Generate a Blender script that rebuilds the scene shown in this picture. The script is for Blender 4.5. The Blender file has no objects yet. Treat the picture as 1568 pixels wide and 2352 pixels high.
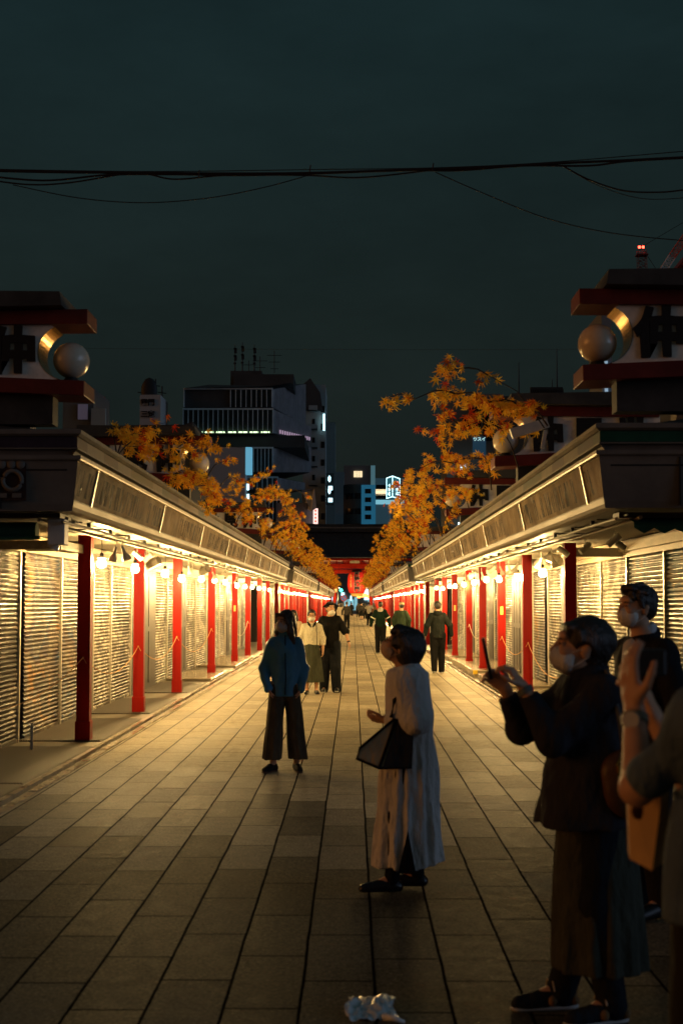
import bpy, math, random
import numpy as np
from mathutils import Vector, Matrix, noise as mnoise
random.seed(7)
rng = np.random.default_rng(5)
R = math.radians
scn = bpy.context.scene
COL = scn.collection

# ------------------------------------------------------------ camera
CAMH = 1.68
PITCH, YAW = R(3.64), R(0.455)
cam_d = bpy.data.cameras.new('camera')
cam = bpy.data.objects.new('camera', cam_d); COL.objects.link(cam)
cam_d.lens = 50; cam_d.sensor_width = 36; cam_d.sensor_fit = 'AUTO'
cam_d.clip_start = .05; cam_d.clip_end = 5000
cam.location = (0, 0, CAMH)
cam.rotation_euler = (R(90) + PITCH, 0, YAW)
cam_d.dof.use_dof = True; cam_d.dof.focus_distance = 42; cam_d.dof.aperture_fstop = 4.2
scn.camera = cam
CM = cam.rotation_euler.to_matrix()
def P(px, py, Y):
    """point at distance Y down the street seen at (px,py) on a 1568-wide view"""
    u = (px*.43495-341)/1422.2; v = -(py*.43495-512)/1422.2
    d = CM @ Vector((u, v, -1)); t = Y/d.y
    return Vector((d.x*t, Y, CAMH+d.z*t))

# ------------------------------------------------------------ mesh helpers
class MB:
    def __init__(s): s.v = []; s.f = []; s.m = []; s.sm = []
    def add(s, vs, fs, mi=0, sm=False):
        o = len(s.v); s.v += [tuple(v) for v in vs]
        for f in fs: s.f.append([i+o for i in f]); s.m.append(mi); s.sm.append(sm)
    def box(s, x0, x1, y0, y1, z0, z1, mi=0):
        if x0 > x1: x0, x1 = x1, x0
        if y0 > y1: y0, y1 = y1, y0
        vs = [(x, y, z) for z in (z0, z1) for y in (y0, y1) for x in (x0, x1)]
        s.add(vs, [(0,2,3,1),(4,5,7,6),(0,1,5,4),(2,6,7,3),(0,4,6,2),(1,3,7,5)], mi)
    def obox(s, c, ax, ay, az, mi=0):
        c = Vector(c); ax, ay, az = Vector(ax), Vector(ay), Vector(az)
        vs = [c+ax*i+ay*j+az*k for k in (-1,1) for j in (-1,1) for i in (-1,1)]
        s.add(vs, [(0,2,3,1),(4,5,7,6),(0,1,5,4),(2,6,7,3),(0,4,6,2),(1,3,7,5)], mi)
    def tube(s, pts, r, n=6, mi=0, sm=True, r1=None, caps=True):
        pts = [Vector(p) for p in pts]; rings = []; N = len(pts)
        up = Vector((0,0,1))
        for i, p in enumerate(pts):
            t = (pts[min(i+1,N-1)]-pts[max(i-1,0)])
            t = t.normalized() if t.length > 1e-9 else up
            a = t.cross(up if abs(t.z) < .95 else Vector((1,0,0))).normalized(); b = t.cross(a)
            if isinstance(r, (list, tuple)): rr = r[i]
            else: rr = r if r1 is None else r+(r1-r)*i/max(1,N-1)
            rings.append([p+(a*math.cos(2*math.pi*k/n)+b*math.sin(2*math.pi*k/n))*rr for k in range(n)])
        vs = [v for rg in rings for v in rg]; fs = []
        for i in range(N-1):
            for k in range(n): fs.append((i*n+k, i*n+(k+1)%n, (i+1)*n+(k+1)%n, (i+1)*n+k))
        s.add(vs, fs, mi, sm)
        if caps: s.add(rings[0], [tuple(range(n))], mi); s.add(rings[-1], [tuple(range(n))[::-1]], mi)
    def lathe(s, prof, c=(0,0,0), n=16, mi=0, sm=True):
        c = Vector(c); vs = []; fs = []
        for r, z in prof:
            for k in range(n): vs.append(c+Vector((r*math.cos(2*math.pi*k/n), r*math.sin(2*math.pi*k/n), z)))
        for i in range(len(prof)-1):
            for k in range(n): fs.append((i*n+k, i*n+(k+1)%n, (i+1)*n+(k+1)%n, (i+1)*n+k))
        s.add(vs, fs, mi, sm)
    def ball(s, c, r, n=12, mi=0, sc=(1,1,1)):
        c = Vector(c); vs = []; fs = []; m = n//2
        for i in range(m+1):
            th = math.pi*i/m
            for k in range(n):
                a = 2*math.pi*k/n
                vs.append(c+Vector((r*math.sin(th)*math.cos(a)*sc[0], r*math.sin(th)*math.sin(a)*sc[1], r*math.cos(th)*sc[2])))
        for i in range(m):
            for k in range(n): fs.append((i*n+k, i*n+(k+1)%n, (i+1)*n+(k+1)%n, (i+1)*n+k))
        s.add(vs, fs, mi, True)
    def prism(s, poly, y0, y1, mi=0):      # poly in xz
        n = len(poly); vs = [(x, y0, z) for x, z in poly]+[(x, y1, z) for x, z in poly]
        s.add(vs, [tuple(range(n)), tuple(range(2*n-1, n-1, -1))]+[(i, (i+1)%n, n+(i+1)%n, n+i) for i in range(n)], mi)
    def mesh(s, name, mats):
        me = bpy.data.meshes.new(name); me.from_pydata(s.v, [], s.f)
        for m in (mats if isinstance(mats, (list, tuple)) else [mats]): me.materials.append(m)
        me.polygons.foreach_set('material_index', s.m); me.polygons.foreach_set('use_smooth', s.sm)
        me.update(); return me
    def obj(s, name, mats, parent=None, bevel=0):
        return link(name, s.mesh(name, mats), parent, bevel)
def link(name, data, parent=None, bevel=0):
    """object whose mesh is given in world coordinates, optionally parented without moving"""
    o = bpy.data.objects.new(name, data); COL.objects.link(o)
    if parent: o.parent = parent; o.matrix_parent_inverse = wm(parent).inverted()
    if bevel:
        b = o.modifiers.new('bevel', 'BEVEL'); b.width = bevel; b.segments = 2; b.limit_method = 'ANGLE'
    return o
def wm(o):
    m = o.matrix_basis
    return m if o.parent is None else wm(o.parent) @ o.matrix_parent_inverse @ m
def tag(o, label=None, cat=None, group=None, kind=None):
    if label: o['label'] = label
    if cat: o['category'] = cat
    if group: o['group'] = group
    if kind: o['kind'] = kind
    return o
def empty(name, loc=(0,0,0), label=None, cat=None, group=None):
    o = bpy.data.objects.new(name, None); COL.objects.link(o); o.location = loc
    o.empty_display_size = .1
    return tag(o, label, cat, group)
def inst(name, me, parent, loc, rot=(0,0,0), sc=(1,1,1)):
    """child sharing mesh data; loc in the parent's own frame"""
    o = bpy.data.objects.new(name, me); COL.objects.link(o); o.parent = parent
    o.location = loc; o.rotation_euler = rot; o.scale = sc
    return o
ORD = 'first second third fourth fifth sixth seventh eighth ninth tenth eleventh twelfth thirteenth fourteenth fifteenth sixteenth seventeenth eighteenth nineteenth twentieth twenty-first twenty-second twenty-third twenty-fourth twenty-fifth'.split()

# ------------------------------------------------------------ materials
def mat(name, col, rough=.6, metal=0., var=0., vscale=4., bump=0., bscale=40., spec=.3, emit=None, es=0., coat=0., col2=None, stretch=(1,1,1), trans=0., sheen=0., alpha=1., subs=0., bdist=.01):
    m = bpy.data.materials.new(name); m.use_nodes = True
    nt = m.node_tree; b = nt.nodes['Principled BSDF']; L = nt.links.new
    b.inputs['Base Color'].default_value = (*col, 1); b.inputs['Roughness'].default_value = rough
    b.inputs['Metallic'].default_value = metal; b.inputs['Specular IOR Level'].default_value = spec
    b.inputs['Coat Weight'].default_value = coat; b.inputs['Coat Roughness'].default_value = .12
    b.inputs['Transmission Weight'].default_value = trans; b.inputs['Sheen Weight'].default_value = sheen
    b.inputs['Alpha'].default_value = alpha; b.inputs['Subsurface Weight'].default_value = subs
    b.inputs['Subsurface Radius'].default_value = (.02,.008,.004)
    if emit: b.inputs['Emission Color'].default_value = (*emit, 1); b.inputs['Emission Strength'].default_value = es
    if var or bump or col2:
        tc = nt.nodes.new('ShaderNodeTexCoord'); mp = nt.nodes.new('ShaderNodeMapping'); mp.inputs['Scale'].default_value = stretch
        L(tc.outputs['Object'], mp.inputs[0])
    if var or col2:
        n = nt.nodes.new('ShaderNodeTexNoise'); n.inputs['Scale'].default_value = vscale; n.inputs['Detail'].default_value = 6; n.inputs['Roughness'].default_value = .65
        L(mp.outputs[0], n.inputs['Vector'])
        cr = nt.nodes.new('ShaderNodeValToRGB')
        c2 = col2 or tuple(c*(1-var) for c in col); c1 = col if col2 else tuple(min(1, c*(1+var)) for c in col)
        cr.color_ramp.elements[0].position = .32; cr.color_ramp.elements[1].position = .68
        cr.color_ramp.elements[0].color = (*c2, 1); cr.color_ramp.elements[1].color = (*c1, 1)
        L(n.outputs['Fac'], cr.inputs[0]); L(cr.outputs[0], b.inputs['Base Color'])
        rr = nt.nodes.new('ShaderNodeMapRange'); rr.inputs[3].default_value = max(0, rough-.1); rr.inputs[4].default_value = min(1, rough+.1)
        L(n.outputs['Fac'], rr.inputs[0]); L(rr.outputs[0], b.inputs['Roughness'])
    if bump:
        n2 = nt.nodes.new('ShaderNodeTexNoise'); n2.inputs['Scale'].default_value = bscale; n2.inputs['Detail'].default_value = 4
        L(mp.outputs[0], n2.inputs['Vector'])
        bp = nt.nodes.new('ShaderNodeBump'); bp.inputs['Strength'].default_value = bump; bp.inputs['Distance'].default_value = bdist
        L(n2.outputs['Fac'], bp.inputs['Height']); L(bp.outputs[0], b.inputs['Normal'])
    return m
class NT:
    """small node-graph builder"""
    def __init__(s, m): s.m = m; s.nt = m.node_tree; s.b = s.nt.nodes['Principled BSDF']
    def n(s, t, **k):
        n = s.nt.nodes.new(t)
        for a, v in k.items(): setattr(n, a, v)
        return n
    def set(s, sock, v):
        if hasattr(v, 'is_output') or isinstance(v, bpy.types.NodeSocket): s.nt.links.new(v, sock)
        elif isinstance(v, tuple) and len(v) == 3 and sock.type == 'RGBA': sock.default_value = (*v, 1)
        else: sock.default_value = v
    def math(s, op, a, b=0., c=None, clamp=False):
        n = s.n('ShaderNodeMath', operation=op); n.use_clamp = clamp
        s.set(n.inputs[0], a); s.set(n.inputs[1], b)
        if c is not None: s.set(n.inputs[2], c)
        return n.outputs[0]
    def mix(s, f, a, b, bt='MIX'):
        n = s.n('ShaderNodeMix', data_type='RGBA', blend_type=bt)
        s.set(n.inputs[0], f); s.set(n.inputs[6], a); s.set(n.inputs[7], b); return n.outputs[2]
    def noise(s, vec, scale, det=4, rough=.55, out='Fac'):
        n = s.n('ShaderNodeTexNoise'); s.set(n.inputs['Vector'], vec); n.inputs['Scale'].default_value = scale
        n.inputs['Detail'].default_value = det; n.inputs['Roughness'].default_value = rough; return n.outputs[out]
    def ramp(s, f, els, interp='LINEAR'):
        n = s.n('ShaderNodeValToRGB'); cr = n.color_ramp; cr.interpolation = interp
        while len(cr.elements) < len(els): cr.elements.new(.5)
        for e, (p, c) in zip(cr.elements, els): e.position = p; e.color = (*c, 1) if len(c) == 3 else c
        s.set(n.inputs[0], f); return n.outputs[0]
    def xyz(s, v):
        n = s.n('ShaderNodeSeparateXYZ'); s.set(n.inputs[0], v); return n.outputs
    def comb(s, x, y, z):
        n = s.n('ShaderNodeCombineXYZ'); s.set(n.inputs[0], x); s.set(n.inputs[1], y); s.set(n.inputs[2], z); return n.outputs[0]
    def vmap(s, v, sc, loc=(0,0,0)):
        n = s.n('ShaderNodeMapping'); s.set(n.inputs[0], v); n.inputs['Scale'].default_value = sc; n.inputs['Location'].default_value = loc; return n.outputs[0]
    def bump(s, h, st=.5, dist=.01, nrm=None):
        n = s.n('ShaderNodeBump'); n.inputs['Strength'].default_value = st; n.inputs['Distance'].default_value = dist
        s.set(n.inputs['Height'], h)
        if nrm: s.set(n.inputs['Normal'], nrm)
        return n.outputs[0]
    def obj(s): return s.n('ShaderNodeTexCoord').outputs['Object']

M = {}
# paving: strips 0.3165 m wide running down the street, slabs 0.88 m long laid half-bond
def paving():
    m = mat('stone_paving', (.3,.28,.24)); g = NT(m); x, y, z = g.xyz(g.obj())
    wob = g.math('MULTIPLY', g.math('SUBTRACT', g.noise(g.obj(), 1.3, 3), .5), .014)
    u = g.math('DIVIDE', g.math('ADD', g.math('SUBTRACT', x, .094), wob), .3165)
    iu = g.math('FLOOR', u); fu = g.math('FRACT', u)
    par = g.math('MULTIPLY', g.math('ABSOLUTE', g.math('MODULO', iu, 2.)), .5)
    jit = g.n('ShaderNodeTexWhiteNoise', noise_dimensions='1D'); g.set(jit.inputs['W'], iu)
    v = g.math('ADD', g.math('ADD', g.math('DIVIDE', g.math('SUBTRACT', y, 6.02), .88), par), g.math('MULTIPLY', jit.outputs['Value'], .12))
    iv = g.math('FLOOR', v); fv = g.math('FRACT', v)
    du = g.math('MULTIPLY', g.math('SUBTRACT', .5, g.math('ABSOLUTE', g.math('SUBTRACT', fu, .5))), .3165)
    dv = g.math('MULTIPLY', g.math('SUBTRACT', .5, g.math('ABSOLUTE', g.math('SUBTRACT', fv, .5))), .88)
    # ragged joints
    nz = g.math('MULTIPLY', g.noise(g.obj(), 22, 5, .7), .0055)
    ju = g.math('DIVIDE', g.math('SUBTRACT', du, g.math('ADD', g.math('MULTIPLY', nz, 1.3), .0026)), .003, clamp=True)
    jv = g.math('DIVIDE', g.math('SUBTRACT', dv, g.math('ADD', g.math('MULTIPLY', nz, 1.1), .0036)), .003, clamp=True)
    J = g.math('MULTIPLY', ju, jv)
    wn = g.n('ShaderNodeTexWhiteNoise', noise_dimensions='3D'); g.set(wn.inputs['Vector'], g.comb(iu, iv, 3.))
    rnd = wn.outputs['Value']
    gr = g.math('ADD', g.math('MULTIPLY', g.noise(g.obj(), 260, 2, .7), .4), g.math('MULTIPLY', g.noise(g.obj(), 62, 3, .8), .6)); mid = g.noise(g.obj(), 9, 6, .7); big = g.noise(g.obj(), .7, 5, .65)
    c = g.ramp(rnd, [(0,(.30,.25,.165)),(.35,(.38,.32,.21)),(.7,(.45,.38,.255)),(1,(.54,.46,.315))])
    c = g.mix(g.math('MULTIPLY', g.math('SUBTRACT', .72, mid, clamp=True), 1.3, clamp=True), c, (.06,.05,.036))
    c = g.mix(g.math('MULTIPLY', g.math('SUBTRACT', big, .42, clamp=True), 2.2, clamp=True), c, g.mix(.45, c, (.30,.27,.20)))
    c = g.mix(1., c, g.ramp(gr, [(.38,(.35,.35,.35)),(.62,(1.65,1.65,1.65))]), 'MULTIPLY')
    # the crossing is laid in darker, coarser flamed stone than the arcade street; the two meet slab by slab, and the darkening also paints in lamp falloff
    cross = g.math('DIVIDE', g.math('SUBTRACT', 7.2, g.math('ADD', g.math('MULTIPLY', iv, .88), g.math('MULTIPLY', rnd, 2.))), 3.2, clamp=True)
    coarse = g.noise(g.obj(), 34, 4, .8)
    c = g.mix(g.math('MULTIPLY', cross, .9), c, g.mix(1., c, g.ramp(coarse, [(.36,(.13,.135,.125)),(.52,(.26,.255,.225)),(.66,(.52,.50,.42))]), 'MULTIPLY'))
    # gum and damp spots
    vo = g.n('ShaderNodeTexVoronoi'); vo.inputs['Scale'].default_value = 2.3; g.set(vo.inputs['Vector'], g.obj())
    spot = g.math('LESS_THAN', g.math('ADD', vo.outputs['Distance'], g.math('MULTIPLY', coarse, .06)), .075)
    c = g.mix(g.math('MULTIPLY', spot, .6), c, (.07,.06,.05))
    st_ = g.noise(g.vmap(g.obj(), (1.6,.7,1)), 1.7, 8, .78)
    c = g.mix(g.math('MULTIPLY', g.math('SUBTRACT', st_, .53, clamp=True), 4., clamp=True), c, g.mix(1., c, (.45,.43,.40), 'MULTIPLY'))
    c = g.mix(J, (.010,.008,.006), c)
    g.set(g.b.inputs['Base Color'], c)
    g.set(g.b.inputs['Roughness'], g.math('ADD', g.math('ADD', g.math('MULTIPLY', mid, .34), .36), g.math('MULTIPLY', rnd, .12)))
    tilt = g.math('MULTIPLY', g.math('MULTIPLY', g.math('SUBTRACT', rnd, .5), fv), .25)
    h = g.math('ADD', g.math('MULTIPLY', gr, .34), g.math('ADD', g.math('MULTIPLY', mid, .5), tilt))
    nb = g.bump(h, .4, .005); g.set(g.b.inputs['Normal'], nb)
    df = g.n('ShaderNodeBsdfDiffuse'); g.set(df.inputs['Color'], c); df.inputs['Roughness'].default_value = 1.; g.set(df.inputs['Normal'], nb)
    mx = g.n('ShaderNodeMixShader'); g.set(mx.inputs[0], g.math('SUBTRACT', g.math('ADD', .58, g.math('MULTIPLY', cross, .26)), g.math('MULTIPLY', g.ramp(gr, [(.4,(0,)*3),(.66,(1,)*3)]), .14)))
    g.nt.links.new(g.b.outputs[0], mx.inputs[1]); g.nt.links.new(df.outputs[0], mx.inputs[2]); g.nt.links.new(mx.outputs[0], g.nt.nodes['Material Output'].inputs['Surface'])
    g.set(g.b.inputs['Specular IOR Level'], g.math('MULTIPLY', J, g.math('MULTIPLY', g.ramp(gr, [(.38,(.1,)*3),(.64,(.6,)*3)]), g.math('ADD', .35, g.math('MULTIPLY', rnd, .8)))))
    return m
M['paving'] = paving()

def shutter_mat(name, cols, metal=.5):
    """slatted roller shutter with a faded mural flaking off in slat-high rectangles"""
    m = mat(name, (.6,.56,.48)); g = NT(m); o = g.obj()
    rn = g.n('ShaderNodeObjectInfo').outputs['Random']
    off = g.comb(g.math('MULTIPLY', rn, 37.), g.math('MULTIPLY', rn, 91.), g.math('MULTIPLY', rn, 53.))
    va = g.n('ShaderNodeVectorMath', operation='ADD'); g.set(va.inputs[0], o); g.set(va.inputs[1], off); p = va.outputs[0]
    x, y, z = g.xyz(o)
    body = g.noise(g.vmap(p, (1, 1.3, .8)), 1.15, 3, .5)
    c = g.ramp(body, [(0.3,cols[0]),(.44,cols[0]),(.45,cols[1]),(.50,cols[2]),(.53,cols[3]),(.58,cols[3]),(.60,cols[4])])
    # flakes
    fl = g.n('ShaderNodeTexWhiteNoise', noise_dimensions='3D')
    g.set(fl.inputs['Vector'], g.comb(g.math('FLOOR', g.math('MULTIPLY', y, 26.)), g.math('FLOOR', g.math('MULTIPLY', z, 18.2)), g.math('MULTIPLY', rn, 10.)))
    low = g.math('SUBTRACT', 1.15, g.math('MULTIPLY', z, .75), clamp=True)
    dens = g.math('MULTIPLY', g.noise(p, 2.2, 4, .6), low)
    flake = g.math('LESS_THAN', fl.outputs['Value'], dens)
    fade = g.noise(g.vmap(p, (1,.6,14)), 3, 5, .7)
    pm = g.math('MULTIPLY', g.math('SUBTRACT', 1., g.math('MULTIPLY', flake, .75)), g.ramp(fade, [(.3,(.35,)*3),(.62,(1,)*3)]))
    bare = g.ramp(g.noise(g.vmap(p, (1,.5,10)), 4, 5, .7), [(.3,(.028,.027,.024)),(.7,(.085,.081,.072))])
    zone = g.ramp(body, [(.41,(0,)*3),(.43,(1,)*3),(.61,(1,)*3),(.63,(0,)*3)])
    pm = g.math('MULTIPLY', pm, zone)
    c = g.mix(pm, bare, c)
    c = g.mix(g.math('MULTIPLY', flake, .7), c, (.05,.035,.022))
    rust = g.math('MULTIPLY', g.math('SUBTRACT', g.noise(g.vmap(p, (1,5,.8)), 3, 6, .75), .6, clamp=True), 3.2, clamp=True)
    c = g.mix(rust, c, (.13,.065,.028))
    g.set(g.b.inputs['Base Color'], c)
    g.set(g.b.inputs['Metallic'], g.math('MULTIPLY', metal, g.math('SUBTRACT', 1., g.math('MULTIPLY', g.math('ADD', pm, flake, clamp=True), .85))))
    g.set(g.b.inputs['Roughness'], g.ramp(g.noise(g.vmap(p, (1,.6,9)), 5, 4, .6), [(.3,(.26,)*3),(.7,(.44,)*3)]))
    g.set(g.b.inputs['Normal'], g.bump(g.noise(g.vmap(p, (1,.6,30)), 6, 4, .6), .08, .002))
    df = g.n('ShaderNodeBsdfDiffuse'); g.set(df.inputs['Color'], g.mix(1., c, (1.25, 1.24, 1.2), 'MULTIPLY')); mx = g.n('ShaderNodeMixShader'); mx.inputs[0].default_value = .55
    g.nt.links.new(g.b.outputs[0], mx.inputs[1]); g.nt.links.new(df.outputs[0], mx.inputs[2]); g.nt.links.new(mx.outputs[0], g.nt.nodes['Material Output'].inputs['Surface'])
    return m
cr_, bl_, oc_, br_, wh_ = (.17,.145,.11), (.014,.05,.10), (.26,.12,.022), (.05,.022,.010), (.16,.152,.13)
M['sh1'] = shutter_mat('mural_shutter', [wh_, bl_, br_, cr_, oc_])
M['sh2'] = shutter_mat('faded_shutter', [cr_, wh_, (.5,.46,.38), wh_, (.38,.36,.3)])
M['sh3'] = shutter_mat('blue_shutter', [(.03,.075,.10), (.26,.17,.06), wh_, (.03,.07,.095), cr_])
M['red'] = mat('vermilion_paint', (.26,.008,.0035), .5, spec=.12, var=.22, vscale=5, bump=.25, bscale=18, stretch=(1,1,.35), col2=(.27,.009,.005))
def chipped(m):      # scuffs through the paint
    g = NT(m); old = g.b.inputs['Base Color'].links[0].from_socket
    ch = g.math('MULTIPLY', g.math('SUBTRACT', g.noise(g.vmap(g.obj(), (1,1,.45)), 26, 6, .75), .655, clamp=True), 14., clamp=True)
    g.set(g.b.inputs['Base Color'], g.mix(ch, old, (.40,.24,.12)))
chipped(M['red'])
M['reddark'] = mat('dark_red_paint', (.13,.016,.010), .5, var=.3, vscale=3)
M['railw'] = mat('grimy_white_pipe', (.22,.19,.14), .5)
M['soffit'] = mat('soffit_board', (.21,.185,.135), .6, var=.15, vscale=2)
M['cove'] = mat('brushed_cove_metal', (.15,.12,.08), .5, spec=.1, metal=.2, var=.12, vscale=3, bump=.2, bscale=9, stretch=(1,.3,1))
M['metal'] = mat('grey_metal', (.42,.40,.36), .38, metal=.8, var=.2, vscale=9)
M['alu'] = mat('pale_aluminium_trim', (.62,.58,.5), .35, metal=.6, var=.12, vscale=6)
M['white'] = mat('cream_enamel', (.66,.62,.53), .35, var=.12, vscale=7)
M['black'] = mat('black_rubber', (.015,.014,.013), .5)
M['dark'] = mat('dark_timber_panel', (.035,.026,.019), .5, var=.4, vscale=3, bump=.2)
M['wood'] = mat('pale_timber', (.42,.33,.2), .55, var=.25, vscale=5, stretch=(4,.4,4))
M['concrete'] = mat('weathered_grey_cladding', (.145,.13,.11), .7, var=.22, vscale=2.5, bump=.15, bscale=30)
M['mould'] = mat('stained_stone_moulding', (.17,.145,.11), .7, spec=.15, var=.35, vscale=3.5, bump=.3, bscale=22, stretch=(1,.6,1))
M['roofing'] = mat('dark_roof_sheet', (.045,.043,.04), .55, var=.35, vscale=3)
M['mat'] = mat('ribbed_rubber_mat', (.06,.048,.034), .48, var=.35, vscale=3.5)
M['stone'] = mat('polished_stone_step', (.30,.25,.18), .2, var=.25, vscale=4)
M['glow'] = mat('incandescent_bulb', (1,.9,.7), .3, emit=(1.0,.74,.40), es=5)
M['glow'].cycles.emission_sampling = 'NONE'
def glass_glow(m):      # clear bulb glass: lets the filament light straight through and glows faintly itself
    n = m.node_tree; tr = n.nodes.new('ShaderNodeBsdfTransparent'); em = n.nodes.new('ShaderNodeEmission'); ad = n.nodes.new('ShaderNodeAddShader')
    em.inputs[0].default_value = (1, .72, .36, 1); em.inputs[1].default_value = 9.
    n.links.new(tr.outputs[0], ad.inputs[0]); n.links.new(em.outputs[0], ad.inputs[1]); n.links.new(ad.outputs[0], n.nodes['Material Output'].inputs['Surface'])
glass_glow(M['glow'])
M['greencloth'] = mat('green_awning_cloth', (.012,.085,.06), .75, var=.25, vscale=6)
M['gold'] = mat('gold_leaf', (.62,.33,.05), .25, metal=.9, bump=.3, bscale=30)
M['globe'] = mat('opal_glass_globe', (.62,.52,.38), .22, coat=.35, var=.1, vscale=4)
M['plaster'] = mat('sign_plaster', (.80,.73,.62), .75, var=.2, vscale=6, bump=.15)
M['ink'] = mat('brush_ink_black', (.012,.01,.009), .55)
M['rope'] = mat('orange_rope', (.55,.28,.10), .7, bump=.6, bscale=120)
M['ropew'] = mat('white_rope', (.62,.52,.38), .7, bump=.6, bscale=120)
M['bark'] = mat('dark_twig', (.05,.028,.015), .8)
M['cable'] = mat('black_cable', (.02,.008,.006), .6)
def strip_mat():
    m = mat('coloured_tile_band', (.3,.3,.3), .35); g = NT(m); x, y, z = g.xyz(g.obj())
    s = g.math('ADD', y, g.math('ABSOLUTE', x))
    k = g.math('FLOOR', g.math('MULTIPLY', s, 1.15))
    wn = g.n('ShaderNodeTexWhiteNoise', noise_dimensions='1D'); g.set(wn.inputs['W'], k)
    c = g.ramp(wn.outputs['Value'], [(0,(.30,.26,.19)),(.3,(.018,.07,.035)),(.5,(.22,.19,.14)),(.68,(.05,.035,.06)),(.85,(.34,.30,.23))], 'CONSTANT')
    c = g.mix(g.noise(g.obj(), 5, 5, .7), (.04,.035,.03), c)
    g.set(g.b.inputs['Base Color'], c); return m
M['strip'] = strip_mat()
def film_mat(seed):
    """name board under crumpled clear sheeting: dark vertical brush marks showing through"""
    m = mat('wrapped_name_board', (.2,.15,.08)); g = NT(m); o = g.vmap(g.obj(), (1,1,1), (seed*3.1, seed*7.7, 0)); x, y, z = g.xyz(g.obj())
    base = g.ramp(g.noise(g.vmap(o, (1,.8,.8)), 2.2, 5, .6), [(.3,(.10,.066,.032)),(.5,(.21,.145,.075)),(.75,(.38,.28,.16))])
    st = g.noise(g.vmap(o, (1,5.2,1.1)), 2.6, 3, .55)
    band = g.math('MULTIPLY', g.math('GREATER_THAN', z, 2.66), g.math('LESS_THAN', z, 2.90))
    run = g.math('GREATER_THAN', g.noise(g.vmap(o, (0,.42,0)), 1, 1), .44)
    mk = g.math('MULTIPLY', g.math('MULTIPLY', g.math('GREATER_THAN', st, .53), band), run)
    c = g.mix(g.math('MULTIPLY', mk, .95), base, (.006,.004,.003))
    g.set(g.b.inputs['Base Color'], c)
    g.set(g.b.inputs['Roughness'], g.ramp(g.noise(o, 8, 3), [(.3,(.4,)*3),(.7,(.6,)*3)]))
    g.b.inputs['Coat Weight'].default_value = .05; g.b.inputs['Coat Roughness'].default_value = .03; g.b.inputs['Specular IOR Level'].default_value = .03
    vo = g.n('ShaderNodeTexVoronoi', feature='DISTANCE_TO_EDGE'); vo.inputs['Scale'].default_value = 7; g.set(vo.inputs['Vector'], g.vmap(o, (1,1.2,.45)))
    crk = g.math('ADD', g.math('MULTIPLY', g.noise(g.vmap(o, (1,1.6,.5)), 6, 6, .7), 1.5), g.math('MULTIPLY', vo.outputs['Distance'], 1.2))
    nb = g.bump(crk, .9, .02)
    g.set(g.b.inputs['Normal'], nb); g.set(g.b.inputs['Coat Normal'], nb)
    df = g.n('ShaderNodeBsdfDiffuse'); g.set(df.inputs['Color'], c); mx = g.n('ShaderNodeMixShader'); mx.inputs[0].default_value = .72
    g.nt.links.new(g.b.outputs[0], mx.inputs[1]); g.nt.links.new(df.outputs[0], mx.inputs[2]); g.nt.links.new(mx.outputs[0], g.nt.nodes['Material Output'].inputs['Surface'])
    return m
M['film'] = [film_mat(i) for i in range(3)]

# ------------------------------------------------------------ text
def text_mesh(name, body, size, depth, m, bold=0., jitter=0.):
    c = bpy.data.curves.new(name, 'FONT'); c.body = body; c.size = size; c.extrude = depth/2
    c.align_x = 'CENTER'; c.align_y = 'CENTER'; c.offset = bold
    o = bpy.data.objects.new(name, c); COL.objects.link(o)
    me = bpy.data.meshes.new_from_object(o.evaluated_get(bpy.context.evaluated_depsgraph_get()))
    bpy.data.objects.remove(o); bpy.data.curves.remove(c)
    # stand upright facing -y
    n = len(me.vertices); co = np.empty(n*3, 'f'); me.vertices.foreach_get('co', co); co = co.reshape(-1, 3)
    co = np.stack([co[:,0], -co[:,2], co[:,1]], 1)
    if jitter:
        f = 7/size
        co[:,0] += jitter*size*np.sin(co[:,2]*f*1.3+co[:,0]*f*.6); co[:,2] += jitter*size*np.sin(co[:,0]*f*1.1+1)
    me.vertices.foreach_set('co', co.astype('f').ravel()); me.materials.clear(); me.materials.append(m); me.update()
    return me
def text(name, body, size, depth, m, parent, loc, rz=0., bold=0., jitter=0.):
    o = bpy.data.objects.new(name, text_mesh(name, body, size, depth, m, bold, jitter)); COL.objects.link(o)
    o.location = loc; o.rotation_euler = (0, 0, rz)
    if parent: o.parent = parent; o.matrix_parent_inverse = wm(parent).inverted()
    return o

# ------------------------------------------------------------ world / render
w = bpy.data.worlds.new('World'); scn.world = w; w.use_nodes = True
nt = w.node_tree; bg = nt.nodes['Background']
tc = nt.nodes.new('ShaderNodeTexCoord'); sx = nt.nodes.new('ShaderNodeSeparateXYZ'); nt.links.new(tc.outputs['Generated'], sx.inputs[0])
cr = nt.nodes.new('ShaderNodeValToRGB')
for p_, c_ in ((0., (.0070,.0100,.0092)), (.10, (.0092,.0135,.0122)), (.20, (.0088,.0150,.0142)), (.38, (.0085,.0190,.0205)), (.9, (.009,.025,.032))):
    e = cr.color_ramp.elements.new(p_) if p_ not in (0.,) else cr.color_ramp.elements[0]
    e.position = p_; e.color = (*c_, 1)
cr.color_ramp.elements.remove(cr.color_ramp.elements[-1])
nt.links.new(sx.outputs[2], cr.inputs[0])
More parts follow.
